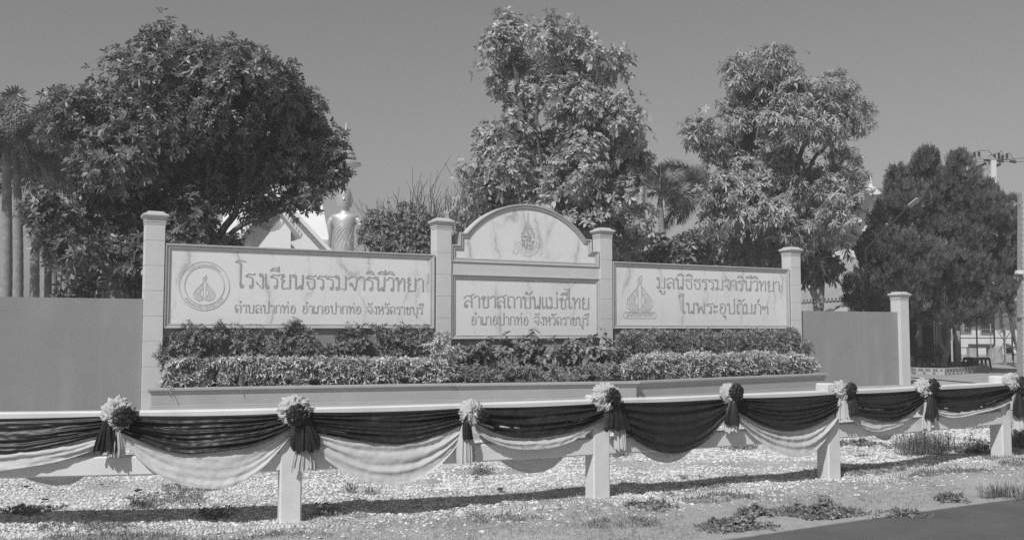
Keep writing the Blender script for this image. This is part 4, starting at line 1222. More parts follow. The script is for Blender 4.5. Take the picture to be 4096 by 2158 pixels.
def weed(px, py, w, h, label, style='bushy', n_=120, mt='weed', name='weed'):
    p = gnd(px, py); s_ = p[1] / FPX; p[2] = ground_z(p[0], p[1])
    W_, H_ = w * s_, h * s_; D_ = min(W_, .12 + W_ * .45)
    ph = rngw.uniform(0, 6.28, 3)
    def outline(a): return 1 + .28 * np.sin(2 * a + ph[0]) + .22 * np.sin(3 * a + ph[1]) + .15 * np.sin(7 * a + ph[2])
    mb = MB()
    if style == 'bushy':
        k = int(n_ * 1.3); a = rngw.uniform(0, 6.28, k); r = rngw.random(k) ** .75 * outline(a)
        P = np.stack([p[0] + r * np.cos(a) * W_, p[1] + r * np.sin(a) * D_, np.full(k, p[2])], 1)
        hz = np.array([max(.02, .55 + 1.1 * mnoise.noise(Vector(q * 9))) for q in P])
        P[:, 2] += .01 + H_ * rngw.random(k) * hz * np.clip(1.3 - r, .15, 1)
        A_ = nrm(np.stack([np.cos(a) * r * .6, np.sin(a) * r * .6, np.full(k, .7)], 1) + rngw.normal(0, .4, (k, 3)))
        rosettes(mb, P, A_, 5, .034, .45, (.5, 1.5), .2, rngw)
        blades(mb, P[::2] * [1, 1, 0] + [0, 0, p[2]], 2, H_ * .9, .004, .6, rngw)
    else:
        k = n_; P = np.stack([p[0] + rngw.normal(0, .35, k) * W_, p[1] + rngw.normal(0, .25, k) * D_, np.full(k, p[2])], 1)
        blades(mb, P, 5, H_, .005, .55 if style == 'tuft' else .35, rngw)
        if style == 'stalky':
            Q = P + np.stack([rngw.normal(0, .05, k), rngw.normal(0, .05, k), H_ * rngw.random(k)], 1)
            rosettes(mb, Q, nrm(np.stack([0 * Q[:, 0], 0 * Q[:, 0], 1 + 0 * Q[:, 0]], 1) + rngw.normal(0, .4, (k, 3))), 4, .03, .4, (.4, 1.2), .1, rngw)
    return solo(name, mb, M[mt], label, 'weed', p, 'weeds on the verge')

weed(3290, 2060, 135, 62, 'broad leafy weed patch with tiny pale flowers, largest one at the road edge', 'bushy', 420)
weed(2935, 2110, 130, 45, 'flat leafy weed patch near the bottom edge, left of the largest one', 'bushy', 300)
weed(3030, 2062, 75, 30, 'small dark creeping weed behind the two leafy patches at the road edge', 'bushy', 110)
weed(4010, 1990, 120, 80, 'tall grassy dark clump at the far right road edge', 'tuft', 150)
weed(3815, 2005, 70, 36, 'low dark weed left of the tall grassy clump at the road edge', 'bushy', 70)
weed(3600, 2060, 90, 22, 'thin line of low weed along the road edge right of the largest patch', 'bushy', 60)
weed(560, 2040, 60, 45, 'grey tuft on the gravel below the second swag from the left', 'stalky', 55)
weed(1405, 1985, 26, 70, 'thin upright grass tuft on the gravel right of the leftmost post', 'tuft', 18)
weed(1490, 1992, 40, 50, 'spiky grass tuft beside the thin upright one on the gravel', 'tuft', 22)
weed(1920, 1905, 55, 35, 'low leafy weed on the gravel under the third swag', 'stalky', 45)
weed(3700, 1830, 150, 120, 'wide airy weed thicket on the gravel left of the rightmost post', 'stalky', 240)
weed(3900, 1815, 85, 75, 'dark bushy weed hard against the rightmost post', 'bushy', 230)
weed(4085, 1800, 60, 110, 'dark upright weed right of the rightmost post, cut by the photo edge', 'stalky', 170)
weed(3440, 1790, 110, 26, 'flat dark weed patch on the gravel right of the middle post', 'bushy', 170)
weed(2950, 1800, 70, 24, 'low weed patch on the gravel under the deepest swag', 'bushy', 70)
weed(1300, 2075, 60, 40, 'short weed on the shaded strip beside the leftmost post', 'stalky', 45)
weed(860, 2085, 90, 40, 'weed patch with pale seed heads left of the leftmost post', 'stalky', 90)
weed(2480, 1835, 60, 24, 'low weed on the gravel beside the second post', 'stalky', 50)
weed(2580, 2020, 120, 24, 'flat dark weed patch on the dirt right of the second post', 'bushy', 120)
weed(120, 2060, 100, 26, 'dark weed mat at the left edge of the gravel', 'bushy', 110)

def dry_leaf(px, py, r, label):
    p = gnd(px, py); p[2] = ground_z(p[0], p[1]) + .018; s_ = r * p[1] / FPX
    a = rngw.uniform(0, 6.28); e1 = np.array([math.cos(a), math.sin(a), 0]); e2 = np.array([-math.sin(a), math.cos(a), 0])
    uu, vv = np.meshgrid(np.linspace(-1, 1, 7), np.linspace(-1, 1, 5), indexing='ij')
    w = np.sqrt(np.maximum(0, 1 - uu ** 2)) * .5
    P = p + (uu * s_)[..., None] * e1 + (vv * w * s_)[..., None] * e2 + np.stack([0 * uu, 0 * uu, s_ * (.5 * vv ** 2 * w * 2 + .25 * uu ** 2 + .08 * np.sin(uu * 5))], -1)
    mb = MB(); mb.grid(P)
    return solo('fallen_leaf', mb, M['bark'], label, 'leaf', p, 'fallen dry leaves on the gravel', True)
dry_leaf(108, 1962, 15, 'curled dry leaf on the gravel nearest the left edge of the photo')
dry_leaf(405, 1953, 9, 'small dry leaf on the gravel below the leftmost rosette')
dry_leaf(552, 1985, 20, 'largest curled dry leaf, on the gravel below the second swag')
dry_leaf(630, 1992, 9, 'small dry leaf just right of the largest curled one')
dry_leaf(1905, 1928, 10, 'dry leaf below the low leafy weed under the third swag')
dry_leaf(180, 2015, 14, 'dry leaf on the left gravel, nearest the shaded strip')
dry_leaf(2002, 1975, 22, 'dark clod-like dry leaf at the edge of the shaded strip')

# ------------------------------------------------------------------ big trees
rt = np.random.default_rng(31)
def tree(name, label, cat, base_px, Y, bl, dens, per, L, Wf, spread, droop, leafmat, barkmat, trunks, limb_r, freq=.9, thr=-.12, dspread=1.3, inner=.5, group='tall broad-leaved trees behind the signs', frac=.9):
    base = dep(base_px, 1318, Y); base[2] = 0
    t = Thing(name, label, cat, base, group)
    blobs = px_blobs(bl, Y, rt, dspread)
    C, A = sample_blobs(fill_blobs(blobs, rt, .3), dens, rt, freq, thr, inner, .3, .13, 1.04)
    mb = MB(); rosettes(mb, C, A, per, L, Wf, spread, droop, rt)
    t.part('crown', mb, leafmat)
    mb = MB(); hubs = []
    for pts, r0, r1 in trunks:
        w = [base + np.array([rt.normal(0, .12), 0, 0])] + [dep(x, y, Y + (d[0] if d else 0)) for x, y, *d in pts]
        limb(mb, w, r0, r1, rt, .12, 9); hubs += w[1:]
    blob_limbs(mb, None, blobs, limb_r, rt, frac, hubs)
    t.part('trunk', mb, barkmat, smooth=True)
    return t

LT = [(670, 185, 95), (640, 300, 130), (520, 320, 110), (760, 320, 130), (930, 250, 80), (960, 300, 110), (1060, 310, 100), (900, 430, 160), (1150, 420, 110), (1130, 370, 80), (1200, 480, 110), (1275, 580, 82), (1180, 620, 140),
      (700, 480, 170), (470, 470, 130), (300, 420, 55), (330, 500, 80), (420, 580, 110), (500, 640, 140), (1000, 620, 130), (820, 640, 130), (1322, 650, 58), (1345, 700, 36), (1330, 590, 52), (1225, 725, 72), (640, 740, 150), (430, 760, 110),
      (200, 850, 85), (260, 930, 100), (420, 900, 130), (560, 950, 110), (900, 740, 95), (750, 850, 90), (320, 1010, 75), (230, 960, 70), (1080, 745, 75), (1130, 800, 32), (1215, 815, 30), (1010, 830, 38), (660, 900, 110), (620, 1040, 90), (490, 1060, 100), (840, 940, 45), (720, 960, 70), (930, 970, 40), (775, 235, 62, -.3), (850, 258, 58, -.2), (815, 275, 80, -.5), (850, 300, 90, -.6), (790, 330, 90, -.4), (880, 340, 110), (250, 450, 50), (340, 430, 60), (270, 510, 55), (400, 690, 90), (1255, 790, 32), (230, 540, 60), (160, 900, 60), (250, 390, 35), (560, 850, 110)]
tree('umbrella_leaf_tree', 'broad dark rounded tree with whorled leaves behind the left pillar', 'tree', 570, 22, LT, 88, 8, .15, .32, (.8, 1.6), .16, M['leafdark'], M['bark'],
     [([(520, 1100), (430, 1000), (400, 800), (430, 560)], .13, .04), ([(575, 1120), (540, 960), (600, 640), (640, 330)], .15, .04), ([(640, 1100), (760, 950), (840, 650), (780, 420)], .14, .04),
      ([(660, 1130), (860, 960), (960, 800), (1060, 520), (1040, 360)], .13, .04), ([(700, 1150), (900, 945), (1070, 860), (1190, 790), (1300, 690)], .09, .03), ([(640, 1140), (840, 760), (890, 560)], .1, .04)], .045, 1.7, -.2)

CT = [(2030, 110, 62), (2065, 150, 60), (1985, 190, 62), (1975, 280, 55), (2010, 340, 45), (2060, 240, 55), (2240, 105, 52), (2180, 170, 65), (2300, 175, 80), (2430, 215, 75), (2380, 290, 75), (2270, 280, 95), (2190, 270, 60), (2455, 270, 55), (2330, 400, 75), (2230, 390, 60),
      (2080, 430, 60), (2050, 480, 45), (2470, 420, 60), (2510, 480, 60), (2440, 500, 70), (2340, 500, 75), (2260, 460, 50), (2520, 560, 70), (2450, 610, 80), (2340, 600, 85), (2210, 590, 75), (2100, 570, 75), (1960, 540, 48), (2010, 590, 60), (1930, 640, 65), (2050, 660, 85), (2170, 700, 90), (2300, 700, 100), (2450, 710, 90), (2540, 680, 60),
      (1890, 700, 50), (1970, 740, 75), (2090, 760, 70), (2230, 800, 70), (2370, 820, 95), (2500, 790, 80), (1960, 810, 45), (1880, 830, 35), (1840, 870, 35), (1920, 880, 45), (2470, 900, 85), (2330, 900, 80), (2120, 380, 45), (2150, 330, 40), (2090, 500, 50), (2560, 860, 50), (2420, 980, 60), (2540, 960, 60), (2190, 860, 50)]
tree('umbrella_leaf_tree', 'tall light-leaved tree with open gaps behind the arched signboard', 'tree', 2290, 27, CT, 50, 7, .165, .40, (.8, 1.65), .25, M['leafmid'], M['bark'],
     [([(2280, 1000), (2220, 900), (2130, 640), (2080, 430), (2060, 260), (2030, 140)], .17, .04), ([(2290, 980), (2280, 700), (2270, 480), (2250, 160)], .18, .04), ([(2310, 980), (2400, 760), (2450, 560), (2480, 430)], .13, .04),
      ([(2270, 960), (2160, 880), (2020, 820), (1950, 740)], .09, .03), ([(2150, 480), (2175, 420), (2165, 330)], .05, .03), ([(2330, 960), (2480, 860), (2540, 720)], .09, .03), ([(2300, 480), (2350, 380), (2420, 260)], .07, .03)], .045, 1.7, -.17, 1.2)

RT = [(3095, 245, 62), (3020, 270, 70), (2960, 265, 55), (3140, 290, 60), (3000, 330, 70), (2950, 320, 45), (3110, 340, 60), (3060, 400, 95), (3170, 370, 60), (2970, 430, 70), (3330, 335, 55), (3290, 370, 65), (3370, 345, 40), (3250, 410, 75), (3160, 430, 80), (3330, 430, 70), (3400, 460, 55), (3455, 430, 35), (3440, 490, 40),
      (2800, 500, 45), (2840, 520, 65), (2920, 500, 70), (2780, 545, 40), (3010, 510, 80), (3110, 510, 75), (3230, 500, 70), (3330, 510, 55), (2890, 590, 75), (2990, 600, 85), (3100, 590, 75), (2960, 690, 95), (3080, 690, 85), (3390, 620, 35), (3420, 640, 25), (3170, 660, 50), (3290, 680, 60), (3340, 720, 50), (3250, 740, 70), (3150, 760, 85), (2890, 770, 80), (2840, 840, 50), (3010, 790, 90), (3330, 780, 70), (3420, 710, 35), (3410, 790, 38),
      (2880, 870, 65), (2960, 860, 75), (3100, 860, 85), (3230, 850, 85), (3370, 850, 70), (3470, 765, 22), (2850, 940, 35), (3060, 930, 85), (3180, 940, 80), (2960, 990, 70, 1.5), (3100, 1010, 75, 1.5), (3220, 1000, 65, 1.5), (3310, 920, 60), (3000, 1040, 60, 1.2)]
tree('umbrella_leaf_tree', 'tall tree with drooping whorled leaves behind the right signboard', 'tree', 3030, 30, RT, 48, 8, .185, .27, (1.05, 1.85), .36, M['leafpale'], M['bark'],
     [([(3010, 1060), (2950, 940), (2930, 760), (2890, 600)], .14, .05), ([(3060, 1050), (3120, 820), (3200, 640), (3240, 480), (3320, 380)], .15, .04), ([(3050, 1040), (3080, 780), (3060, 520), (3050, 320)], .16, .04), ([(3090, 1050), (3230, 700), (3320, 560), (3400, 480)], .1, .04), ([(3000, 1060), (2990, 800), (3000, 560)], .1, .04)], .045, 1.6, -.17, 1.4)

t = tree('small_tree', 'slim pale-trunked small tree with dark leaves behind the right wall', 'tree', 3272, 31,
         [(3265, 1050, 55), (3230, 1080, 45), (3310, 1070, 42), (3270, 1100, 45), (3330, 1050, 35), (3220, 1040, 45)], 20, 8, .23, .3, (1.0, 1.8), .35, M['leafdark'], M['palebark'],
         [([(3263, 1250), (3258, 1130), (3262, 1060)], .13, .11)], .03, .9, -.3, .4)

# dense dark evergreen with upright sprays ------------------------------------------------
CT2 = [(3710, 660, 55), (3680, 730, 75), (3755, 740, 70), (3840, 670, 50), (3850, 730, 70), (3590, 705, 34), (3592, 745, 45), (3600, 780, 55), (3712, 628, 28), (3842, 640, 28), (3560, 840, 50), (3640, 810, 80), (3740, 820, 110), (3860, 810, 90), (3930, 780, 55), (3950, 850, 80), (3530, 900, 55), (3590, 900, 80), (3690, 930, 120), (3830, 930, 120), (3960, 930, 85), (4040, 830, 40), (4030, 900, 55), (3560, 1000, 90), (3490, 1010, 60), (3670, 1050, 120), (3810, 1060, 130), (3940, 1040, 100), (4040, 1000, 60),
       (3480, 1100, 55), (3430, 1150, 50), (3420, 1200, 40), (3520, 1160, 80), (3620, 1180, 90), (3720, 1190, 95), (3840, 1180, 95), (3950, 1160, 85), (4040, 1110, 55), (4050, 1190, 45), (3700, 1250, 55), (3640, 1245, 45), (3800, 1262, 50), (3890, 1262, 45), (3960, 1245, 40), (4000, 1240, 40), (4070, 1240, 35), (3480, 1230, 50), (3560, 1240, 60), (3540, 1080, 80), (3600, 1110, 80), (3470, 1170, 60), (3550, 1150, 70), (4070, 960, 40), (4075, 1060, 40), (3500, 960, 40)]
Y = 32.5; base = gnd(3775, 1490); base[2] = 0.1
t = Thing('evergreen_tree', 'huge dense dark conical evergreen standing in the tiled ring at the right', 'tree', base)
blobs = px_blobs(CT2, Y, rt, .6)
Cc, Aa = sample_blobs(blobs, 130, rt, 2.2, -.12, .5, .8)
mb = MB(); t1, t2 = frames(nrm(Aa + rt.normal(0, .2, Aa.shape))); A2 = nrm(Aa * .55 + np.array([0, 0, .75]) + rt.normal(0, .18, Aa.shape))
side = nrm(np.cross(A2, nrm(rt.normal(size=A2.shape))))
for j in range(-3, 4):
    D = nrm(A2 + side * (.42 * j)); base_ = Cc + A2 * (.035 * (3 - abs(j)))
    add_leaves(mb, base_, D, nrm(np.cross(D, np.cross(A2, side)) + rt.normal(0, .2, D.shape)), .185 * rt.uniform(.7, 1.3, len(Cc)) * (1 - .1 * abs(j)), .034, .05)
t.part('crown', mb, M['conifer'])
mb = MB(); b = base
def P_(x, y, dy=0): return dep(x, y, b[1] + dy)
limb(mb, [b - [0, 0, .3], P_(3778, 1440), P_(3790, 1400), P_(3795, 1300), P_(3800, 1000), P_(3760, 760)], .12, .04, rt, .05, 10)
limb(mb, [P_(3785, 1415), P_(3760, 1360), P_(3750, 1260), P_(3700, 1000)], .07, .04, rt, .05, 9)
limb(mb, [P_(3790, 1320), P_(3900, 1160), P_(3960, 1000)], .08, .03, rt, .05, 8)
limb(mb, [P_(3990, 1050), P_(4020, 1130), P_(4035, 1180)], .05, .02, rt, .05, 6)
blob_limbs(mb, None, blobs, .035, rt, .45, [P_(3795, 1250), P_(3800, 1000), P_(3760, 800), P_(3700, 1050), P_(3930, 1050)])
t.part('trunk', mb, M['palebark'], smooth=True)

# bare trees and bushes ------------------------------------------------------------------
def bare(px, Y, top_y, label, seed, n_=9, lean=0, spr=.3):
    r = np.random.default_rng(seed); base = dep(px, 1318, Y); base[2] = 0
    t = Thing('bare_tree', label, 'tree', base, 'bare twiggy trees')
    mb = MB(); H_ = dep(px, top_y, Y)[2]
    def grow(p, d, l, rad, lev):
        q = p + d * l; limb(mb, [p, (p + q) / 2 + r.normal(0, .05 * l, 3), q], rad, rad * .6, r, .03, 5)
        if lev == 0: return
        for _ in range(4 if lev > 1 else 5):
            d2 = nrm(d + r.normal(0, .34, 3) + np.array([0, 0, .2])); grow(p + d * l * r.uniform(.5, 1), d2, l * r.uniform(.6, .85), rad * .58, lev - 1)
    for k in range(n_):
        d = nrm(np.array([r.normal(lean, spr), r.normal(0, .25), 1.0])); grow(base + r.normal(0, .15, 3) * [1, 1, 0], d, H_ * .36, .06, 3)
    t.part('branches', mb, M['bark'])
bare(1745, 33, 590, 'taller bare twiggy tree just left of the arched signboard', 5, 8, 0, .17)
bare(1650, 36, 700, 'lower thin bare tree left of the taller one', 8, 5, -.02, .12)
bare(4084, 38, 740, 'bare twigs rising right of the dark evergreen', 12, 2, 0, .03)

def bush(px, Y, bl, dens, label, leafmat, name='bush', L=.13, per=6, thr=-.1, freq=1.4, Wf=.4, group='bushes behind the signs'):
    base = dep(px, 1318, Y); base[2] = 0
    t = Thing(name, label, 'bush', base, group)
    blobs = px_blobs(bl, Y, rt, .5); Cc, Aa = sample_blobs(blobs, dens, rt, freq, thr, .4, .6)
    mb = MB(); rosettes(mb, Cc, Aa, per, L, Wf, (.5, 1.6), .2, rt); t.part('foliage', mb, leafmat)
    mb = MB()
    for c, r in blobs: limb(mb, [base + rt.normal(0, .2, 3) * [1, 1, 0], base * .4 + c * .6 + rt.normal(0, .1, 3), c], .05, .015, rt, .05, 6)
    t.part('stems', mb, M['bark'])
bush(1580, 30, [(1500, 880, 45), (1560, 855, 48), (1630, 860, 48), (1690, 885, 48), (1480, 930, 45), (1550, 930, 55), (1630, 940, 60), (1710, 945, 45), (1500, 990, 55), (1590, 1000, 55), (1680, 1000, 55), (1460, 980, 30), (1520, 965, 60), (1630, 985, 60)], 75, 'dense round bush between the golden statue and the arched signboard', M['hedgedark'], L=.11, thr=-.2)
bush(360, 27, [(250, 1080, 70), (330, 1060, 70), (420, 1080, 70), (280, 1150, 70), (380, 1150, 75), (470, 1150, 70), (540, 1160, 60)], 26, 'dark bush behind the left boundary wall under the big tree', M['leafdark'], L=.2)
bush(2960, 36, [(2800, 1000, 60), (2880, 1010, 60), (2960, 1020, 70), (3060, 1030, 70), (3150, 1020, 60), (2760, 1040, 40), (3180, 1060, 50), (2850, 1060, 50), (3010, 1070, 60)], 20, 'dark undergrowth behind the right signboard under the tall tree', M['leafdark'], L=.24)
bush(2560, 33, [(2470, 1000, 40), (2520, 985, 45), (2580, 1010, 45), (2490, 1040, 40), (2600, 1045, 40), (2700, 1005, 50), (2745, 975, 45), (2790, 965, 45), (2640, 1015, 40), (2625, 960, 32), (2720, 1045, 45), (2800, 1020, 50)], 30, 'leafy bush behind the left end of the right signboard', M['broadleaf'], L=.26)
bush(1870, 36, [(1830, 930, 50), (1890, 920, 45), (1850, 980, 50)], 20, 'low leafy bush behind the left shoulder of the arched signboard', M['leafpale'], L=.22)

# ------------------------------------------------------------------ palms
def palm(px, Y, hub_y, label, seed, fronds, rad=.14, L=2.2, spear=True, hub_x=None, group='foxtail palms', nl=260):
    r = np.random.default_rng(seed); base = dep(px, 1318, Y); base[2] = 0
    hub = dep(hub_x if hub_x else px, hub_y, Y)
    t = Thing('palm_tree', label, 'palm', base, group)
    mb = MB(); k = 60; P = np.linspace(base, hub, k); P[:, 0] += .06 * np.sin(np.linspace(0, 3, k)) * (hub[2] / 6)
    rr = rad * (1 - .35 * np.linspace(0, 1, k) ** 2) * (1 + .04 * (np.arange(k) % 3 == 0)) * (1 + .25 * np.exp(-np.linspace(0, 1, k) * 9))
    mb.tube(P, rr, 14); t.part('trunk', mb, M['palmbark'], smooth=True)
    mb = MB(); mb.tube(np.linspace(hub - [0, 0, .05], hub + [0, 0, .55], 6), [rad * .62, rad * .7, rad * .6, rad * .45, rad * .3, rad * .2], 10); t.part('crownshaft', mb, M['weed'], smooth=True)
    h2 = hub + np.array([0, 0, .45])
    for az, el, l_, dr in fronds:
        d = np.array([math.cos(az) * math.cos(el), math.sin(az) * math.cos(el), math.sin(el)])
        s = np.linspace(0, 1, 24); C = h2 + d * (s * l_)[:, None] - np.array([0, 0, 1.0]) * (dr * l_ * s ** 2)[:, None]
        f = MB(); f.tube(C, np.linspace(.022, .005, 24), 5)
        q = r.uniform(.12, 1, nl); X = np.stack([np.interp(q, s, C[:, i]) for i in range(3)], 1)
        Tn = nrm(np.stack([np.interp(q, s, np.gradient(C, axis=0)[:, i]) for i in range(3)], 1))
        t1, t2 = frames(Tn); ph = r.uniform(0, 6.28, nl)
        D = nrm(Tn * .75 + (np.cos(ph)[:, None] * t1 + np.sin(ph)[:, None] * t2))
        add_leaves(f, X, D, nrm(np.cross(D, Tn)), .55 * r.uniform(.7, 1.2, nl) * np.sin(np.pi * np.clip(q * .85 + .12, 0, 1)) ** .5, .04, .22)
        t.part('frond', f, M['palmleaf'])
    if spear:
        mb = MB(); mb.tube([h2, h2 + [.02, 0, .7], h2 + [.05, 0, 1.3]], [.03, .02, .004], 6); t.part('spear_leaf', mb, M['palmleaf'])
    return t
M['palmbark'] = mat('ringed_palm_bark', 0.25, .9, .25, 6, bump=.4, bscale=30)
pi = math.pi
def fan(n_, seed, l_=2.5):
    r = np.random.default_rng(seed)
    return [(2 * pi * k / n_ + r.uniform(-.3, .3), r.uniform(-.15, 1.0), l_ * r.uniform(.85, 1.2), r.uniform(.25, .65)) for k in range(n_)]
palm(18, 25, 640, 'leaning ringed palm at the very left edge behind the wall', 1, fan(12, 1), .16, hub_x=24)
palm(68, 26, 690, 'palm second from the left edge, its trunk beside the leaning one', 2, fan(12, 2), .15)
palm(134, 28, 720, 'darkest palm trunk, third from the left edge behind the wall', 3, fan(11, 3), .15)
palm(183, 27, 650, 'stout pale palm trunk fourth from the left edge behind the wall', 4, fan(11, 4), .14)
palm(212, 29, 740, 'slimmest pale palm trunk, nearest the dark bush behind the wall', 5, fan(10, 5), .10)
palm(2668, 34, 830, 'palm with a feathery upright spear between the two tall trees', 6, [(pi * .5, 1.35, 1.2, .1), (pi * 1.0, .5, 1.3, .5), (0, .4, 1.4, .5), (pi * 1.6, .3, 1.3, .6), (pi * .2, .9, 1.2, .3), (pi * .8, 1.0, 1.2, .3), (pi * 1.2, .7, 1.3, .5)], .16, hub_x=2640)
palm(2850, 36, 790, 'palm with two long fronds arching left out of the tall tree', 7, [(pi * .98, .85, 2.7, .45), (pi * 1.05, .40, 2.9, .55), (pi * 1.3, .05, 2.5, .7), (0.2, .8, 2.0, .5), (pi * .6, .9, 2.0, .4), (pi * 1.6, .4, 2.0, .6), (pi * 1.15, -.1, 2.2, .75)], .16, hub_x=2830, nl=420)
palm(3264, 37, 930, 'palm with fronds drooping over the corrugated metal roof', 8, [(0, .2, 1.6, .8), (pi * 1.8, .1, 1.7, .95), (pi * 1.6, .0, 1.6, 1.0), (pi * 1.2, .1, 1.6, .9), (.2, .6, 1.5, .6), (pi * 1.4, -.3, 1.4, .8), (pi, .3, 1.5, .7)], .12, hub_x=3292, nl=200, spear=False)

# ------------------------------------------------------------------ golden standing statue under a tiered parasol
YS = 46.0
def SPX(x, y, d=0.0): return dep(x, y, YS + d)
sc_ = YS / FPX
def statue():
    """body lofted as one surface: robe, shoulders, neck, head, arms; joined by a voxel remesh"""
    mb = MB(); cx = lambda y: np.interp(y, [700, 830, 1000, 1320], [1381, 1379, 1374, 1370])
    prof = [(1330, 66, 50), (1250, 60, 46), (1150, 54, 42), (1080, 47, 36), (1020, 42, 33), (960, 39, 31), (930, 39, 32), (905, 42, 32), (882, 49, 30), (868, 57, 27), (861, 55, 24), (856, 42, 21), (851, 24, 18), (847, 18, 17), (842, 17, 16), (835, 18, 19), (826, 22, 22), (812, 25, 25), (795, 26, 27), (778, 26, 27), (764, 23, 25), (754, 17, 20), (749, 13, 14), (744, 11, 12), (736, 12, 13), (728, 9, 10), (720, 4, 5), (706, 2, 2), (695, 1, 1)]
    rings = []; a = np.linspace(0, 2 * math.pi, 72, endpoint=False)
    for y, w, d in prof:
        c = SPX(cx(y), y)
        rings.append(c + np.stack([np.cos(a) * w * sc_, np.sin(a) * d * sc_, 0 * a], 1))
    mb.rings(rings)
    def arm(pts, r): mb.tube(catmull(np.array([SPX(*p) for p in pts]), 8), np.interp(np.linspace(0, 1, 8 * (len(pts) - 1) + 1), np.linspace(0, 1, len(r)), np.array(r) * sc_), 16)
    arm([(1329, 875), (1319, 902), (1314, 960), (1313, 1030), (1316, 1100)], [15, 15, 13, 11, 9])
    arm([(1430, 875), (1443, 902), (1446, 945), (1442, 975, -.1)], [15, 16, 15, 13])
    arm([(1440, 972, -.1), (1438, 945, -.5), (1440, 915, -.75)], [12, 10, 8])
    arm([(1440, 915, -.75), (1441, 896, -.8)], [9, 8])
    for k, (dx, l_) in enumerate(((-6, 20), (-2, 24), (2, 23), (6, 17))): arm([(1440 + dx, 900, -.8), (1441 + dx, 900 - l_, -.83)], [2.4, 1.8])
    arm([(1433, 912, -.8), (1427, 896, -.82)], [2.6, 2])
    for k, dx in enumerate((-5, -2, 1, 4)): arm([(1322 + dx, 1098), (1322 + dx * 1.1, 1122 - abs(dx))], [2.5, 2])
    # face: nose, ears, eyelids, lips
    arm([(1376, 786, -.28), (1375, 800, -.36)], [2, 4]); 
    for sg_ in (-1, 1):
        arm([(1379 + sg_ * 26, 778, 0), (1379 + sg_ * 28, 800, 0), (1379 + sg_ * 25, 828, 0)], [4, 5, 4])
        arm([(1377 + sg_ * 4, 787, -.28), (1377 + sg_ * 15, 787, -.22)], [2.2, 2])
    arm([(1370, 811, -.29), (1384, 811, -.29)], [2.5, 2.5])
    o = mb.build('tmp', None); rm = o.modifiers.new('r', 'REMESH'); rm.mode = 'VOXEL'; rm.voxel_size = .035
    sm = o.modifiers.new('s', 'SMOOTH'); sm.iterations = 3; sm.factor = .5
    dg = bpy.context.evaluated_depsgraph_get(); me = bpy.data.meshes.new_from_object(o.evaluated_get(dg))
    bpy.data.objects.remove(o)
    k = len(me.vertices); co = np.empty(k * 3, np.float32); me.vertices.foreach_get('co', co); co = co.reshape(-1, 3).astype(float)
    no = np.empty(k * 3, np.float32); me.vertices.foreach_get('normal', no); no = no.reshape(-1, 3)
    top = SPX(1375, 868)[2]; X0 = SPX(1375, 900)[0]
    x, z = co[:, 0] - X0, co[:, 2]
    xs_, zs_ = x - .50, z - (top - .05)                                                     # robe folds fan out from the left shoulder
    rr_ = np.hypot(xs_, zs_); ph = 21 * np.arctan2(zs_, xs_) + 2.2 * np.sin(rr_ * 1.7) + 1.1 * np.sin(rr_ * 5 + x * 4)
    fold = (np.abs(np.sin(ph)) ** .8 - .5) * .05 * np.clip(rr_ * 1.6, 0, 1) * (.7 + .3 * np.sin(ph * .37))
    robe = np.clip((top - .28 - z) * 3, 0, 1) * np.clip((.56 - np.abs(x)) * 12, 0, 1) * (1 - .8 * np.exp(-((x - .2) / .16) ** 2) * (z > top - 1.3))
    co += no * (fold * robe)[:, None]
    return co, me
co, me = statue()
me.vertices.foreach_set('co', co.astype(np.float32).ravel()); me.update()
base = SPX(1372, 1318); base[2] = 0
st = Thing('statue', 'tall golden standing statue in a pleated robe with one palm raised, behind the widest signboard', 'statue', base)
me.name = 'body'; me.transform(__import__('mathutils').Matrix.Translation(Vector(-base)))
for p in me.polygons: p.use_smooth = True
me.materials.clear(); me.materials.append(M['gold'])
o = bpy.data.objects.new('body', me); COL.objects.link(o); o.parent = st.o
mb = MB(); mb.abox(base[0] - 1.3, base[0] + 1.3, base[1] - 1.1, base[1] + 1.1, 0, 1.5); mb.lathe([base[0], base[1], 1.5], [(1.1, 0), (1.0, .25), (1.05, .4)], 24); st.part('pedestal', mb, M['templewhite'])
pb = SPX(1375, 1318, 1.2); pb[2] = 0
ps = Thing('tiered_parasol', 'nine-tiered golden ceremonial parasol with a spire above the golden statue', 'parasol', pb)
def zP(y): return SPX(1375, y, 1.2)[2]
mb = MB(); mb.tube([[pb[0], pb[1], 0], [pb[0], pb[1], zP(520)]], .06, 8); ps.part('pole', mb, M['gold'])
for y, r, h in ((662, 64, 17), (636, 44, 15), (618, 37, 13), (602, 31, 12), (588, 26, 11), (575, 21, 10), (563, 17, 9), (552, 13, 8), (542, 10, 7)):
    R = r * sc_; z0 = zP(y); mb = MB()
    mb.lathe([pb[0], pb[1], z0], [(R * .96, 0), (R, 0), (R * 1.0, h * .55 * sc_), (R * .82, h * sc_), (R * .3, h * 1.25 * sc_), (.03, h * 1.3 * sc_)], 28)
    ps.part('tier', mb, M['gold'], smooth=False)
mb = MB(); mb.lathe([pb[0], pb[1], zP(540)], [(.10, 0), (.13, .1), (.05, .22), (.08, .3), (.03, .42), (.02, zP(488) - zP(540))], 10); ps.part('spire', mb, M['gold'], smooth=True)

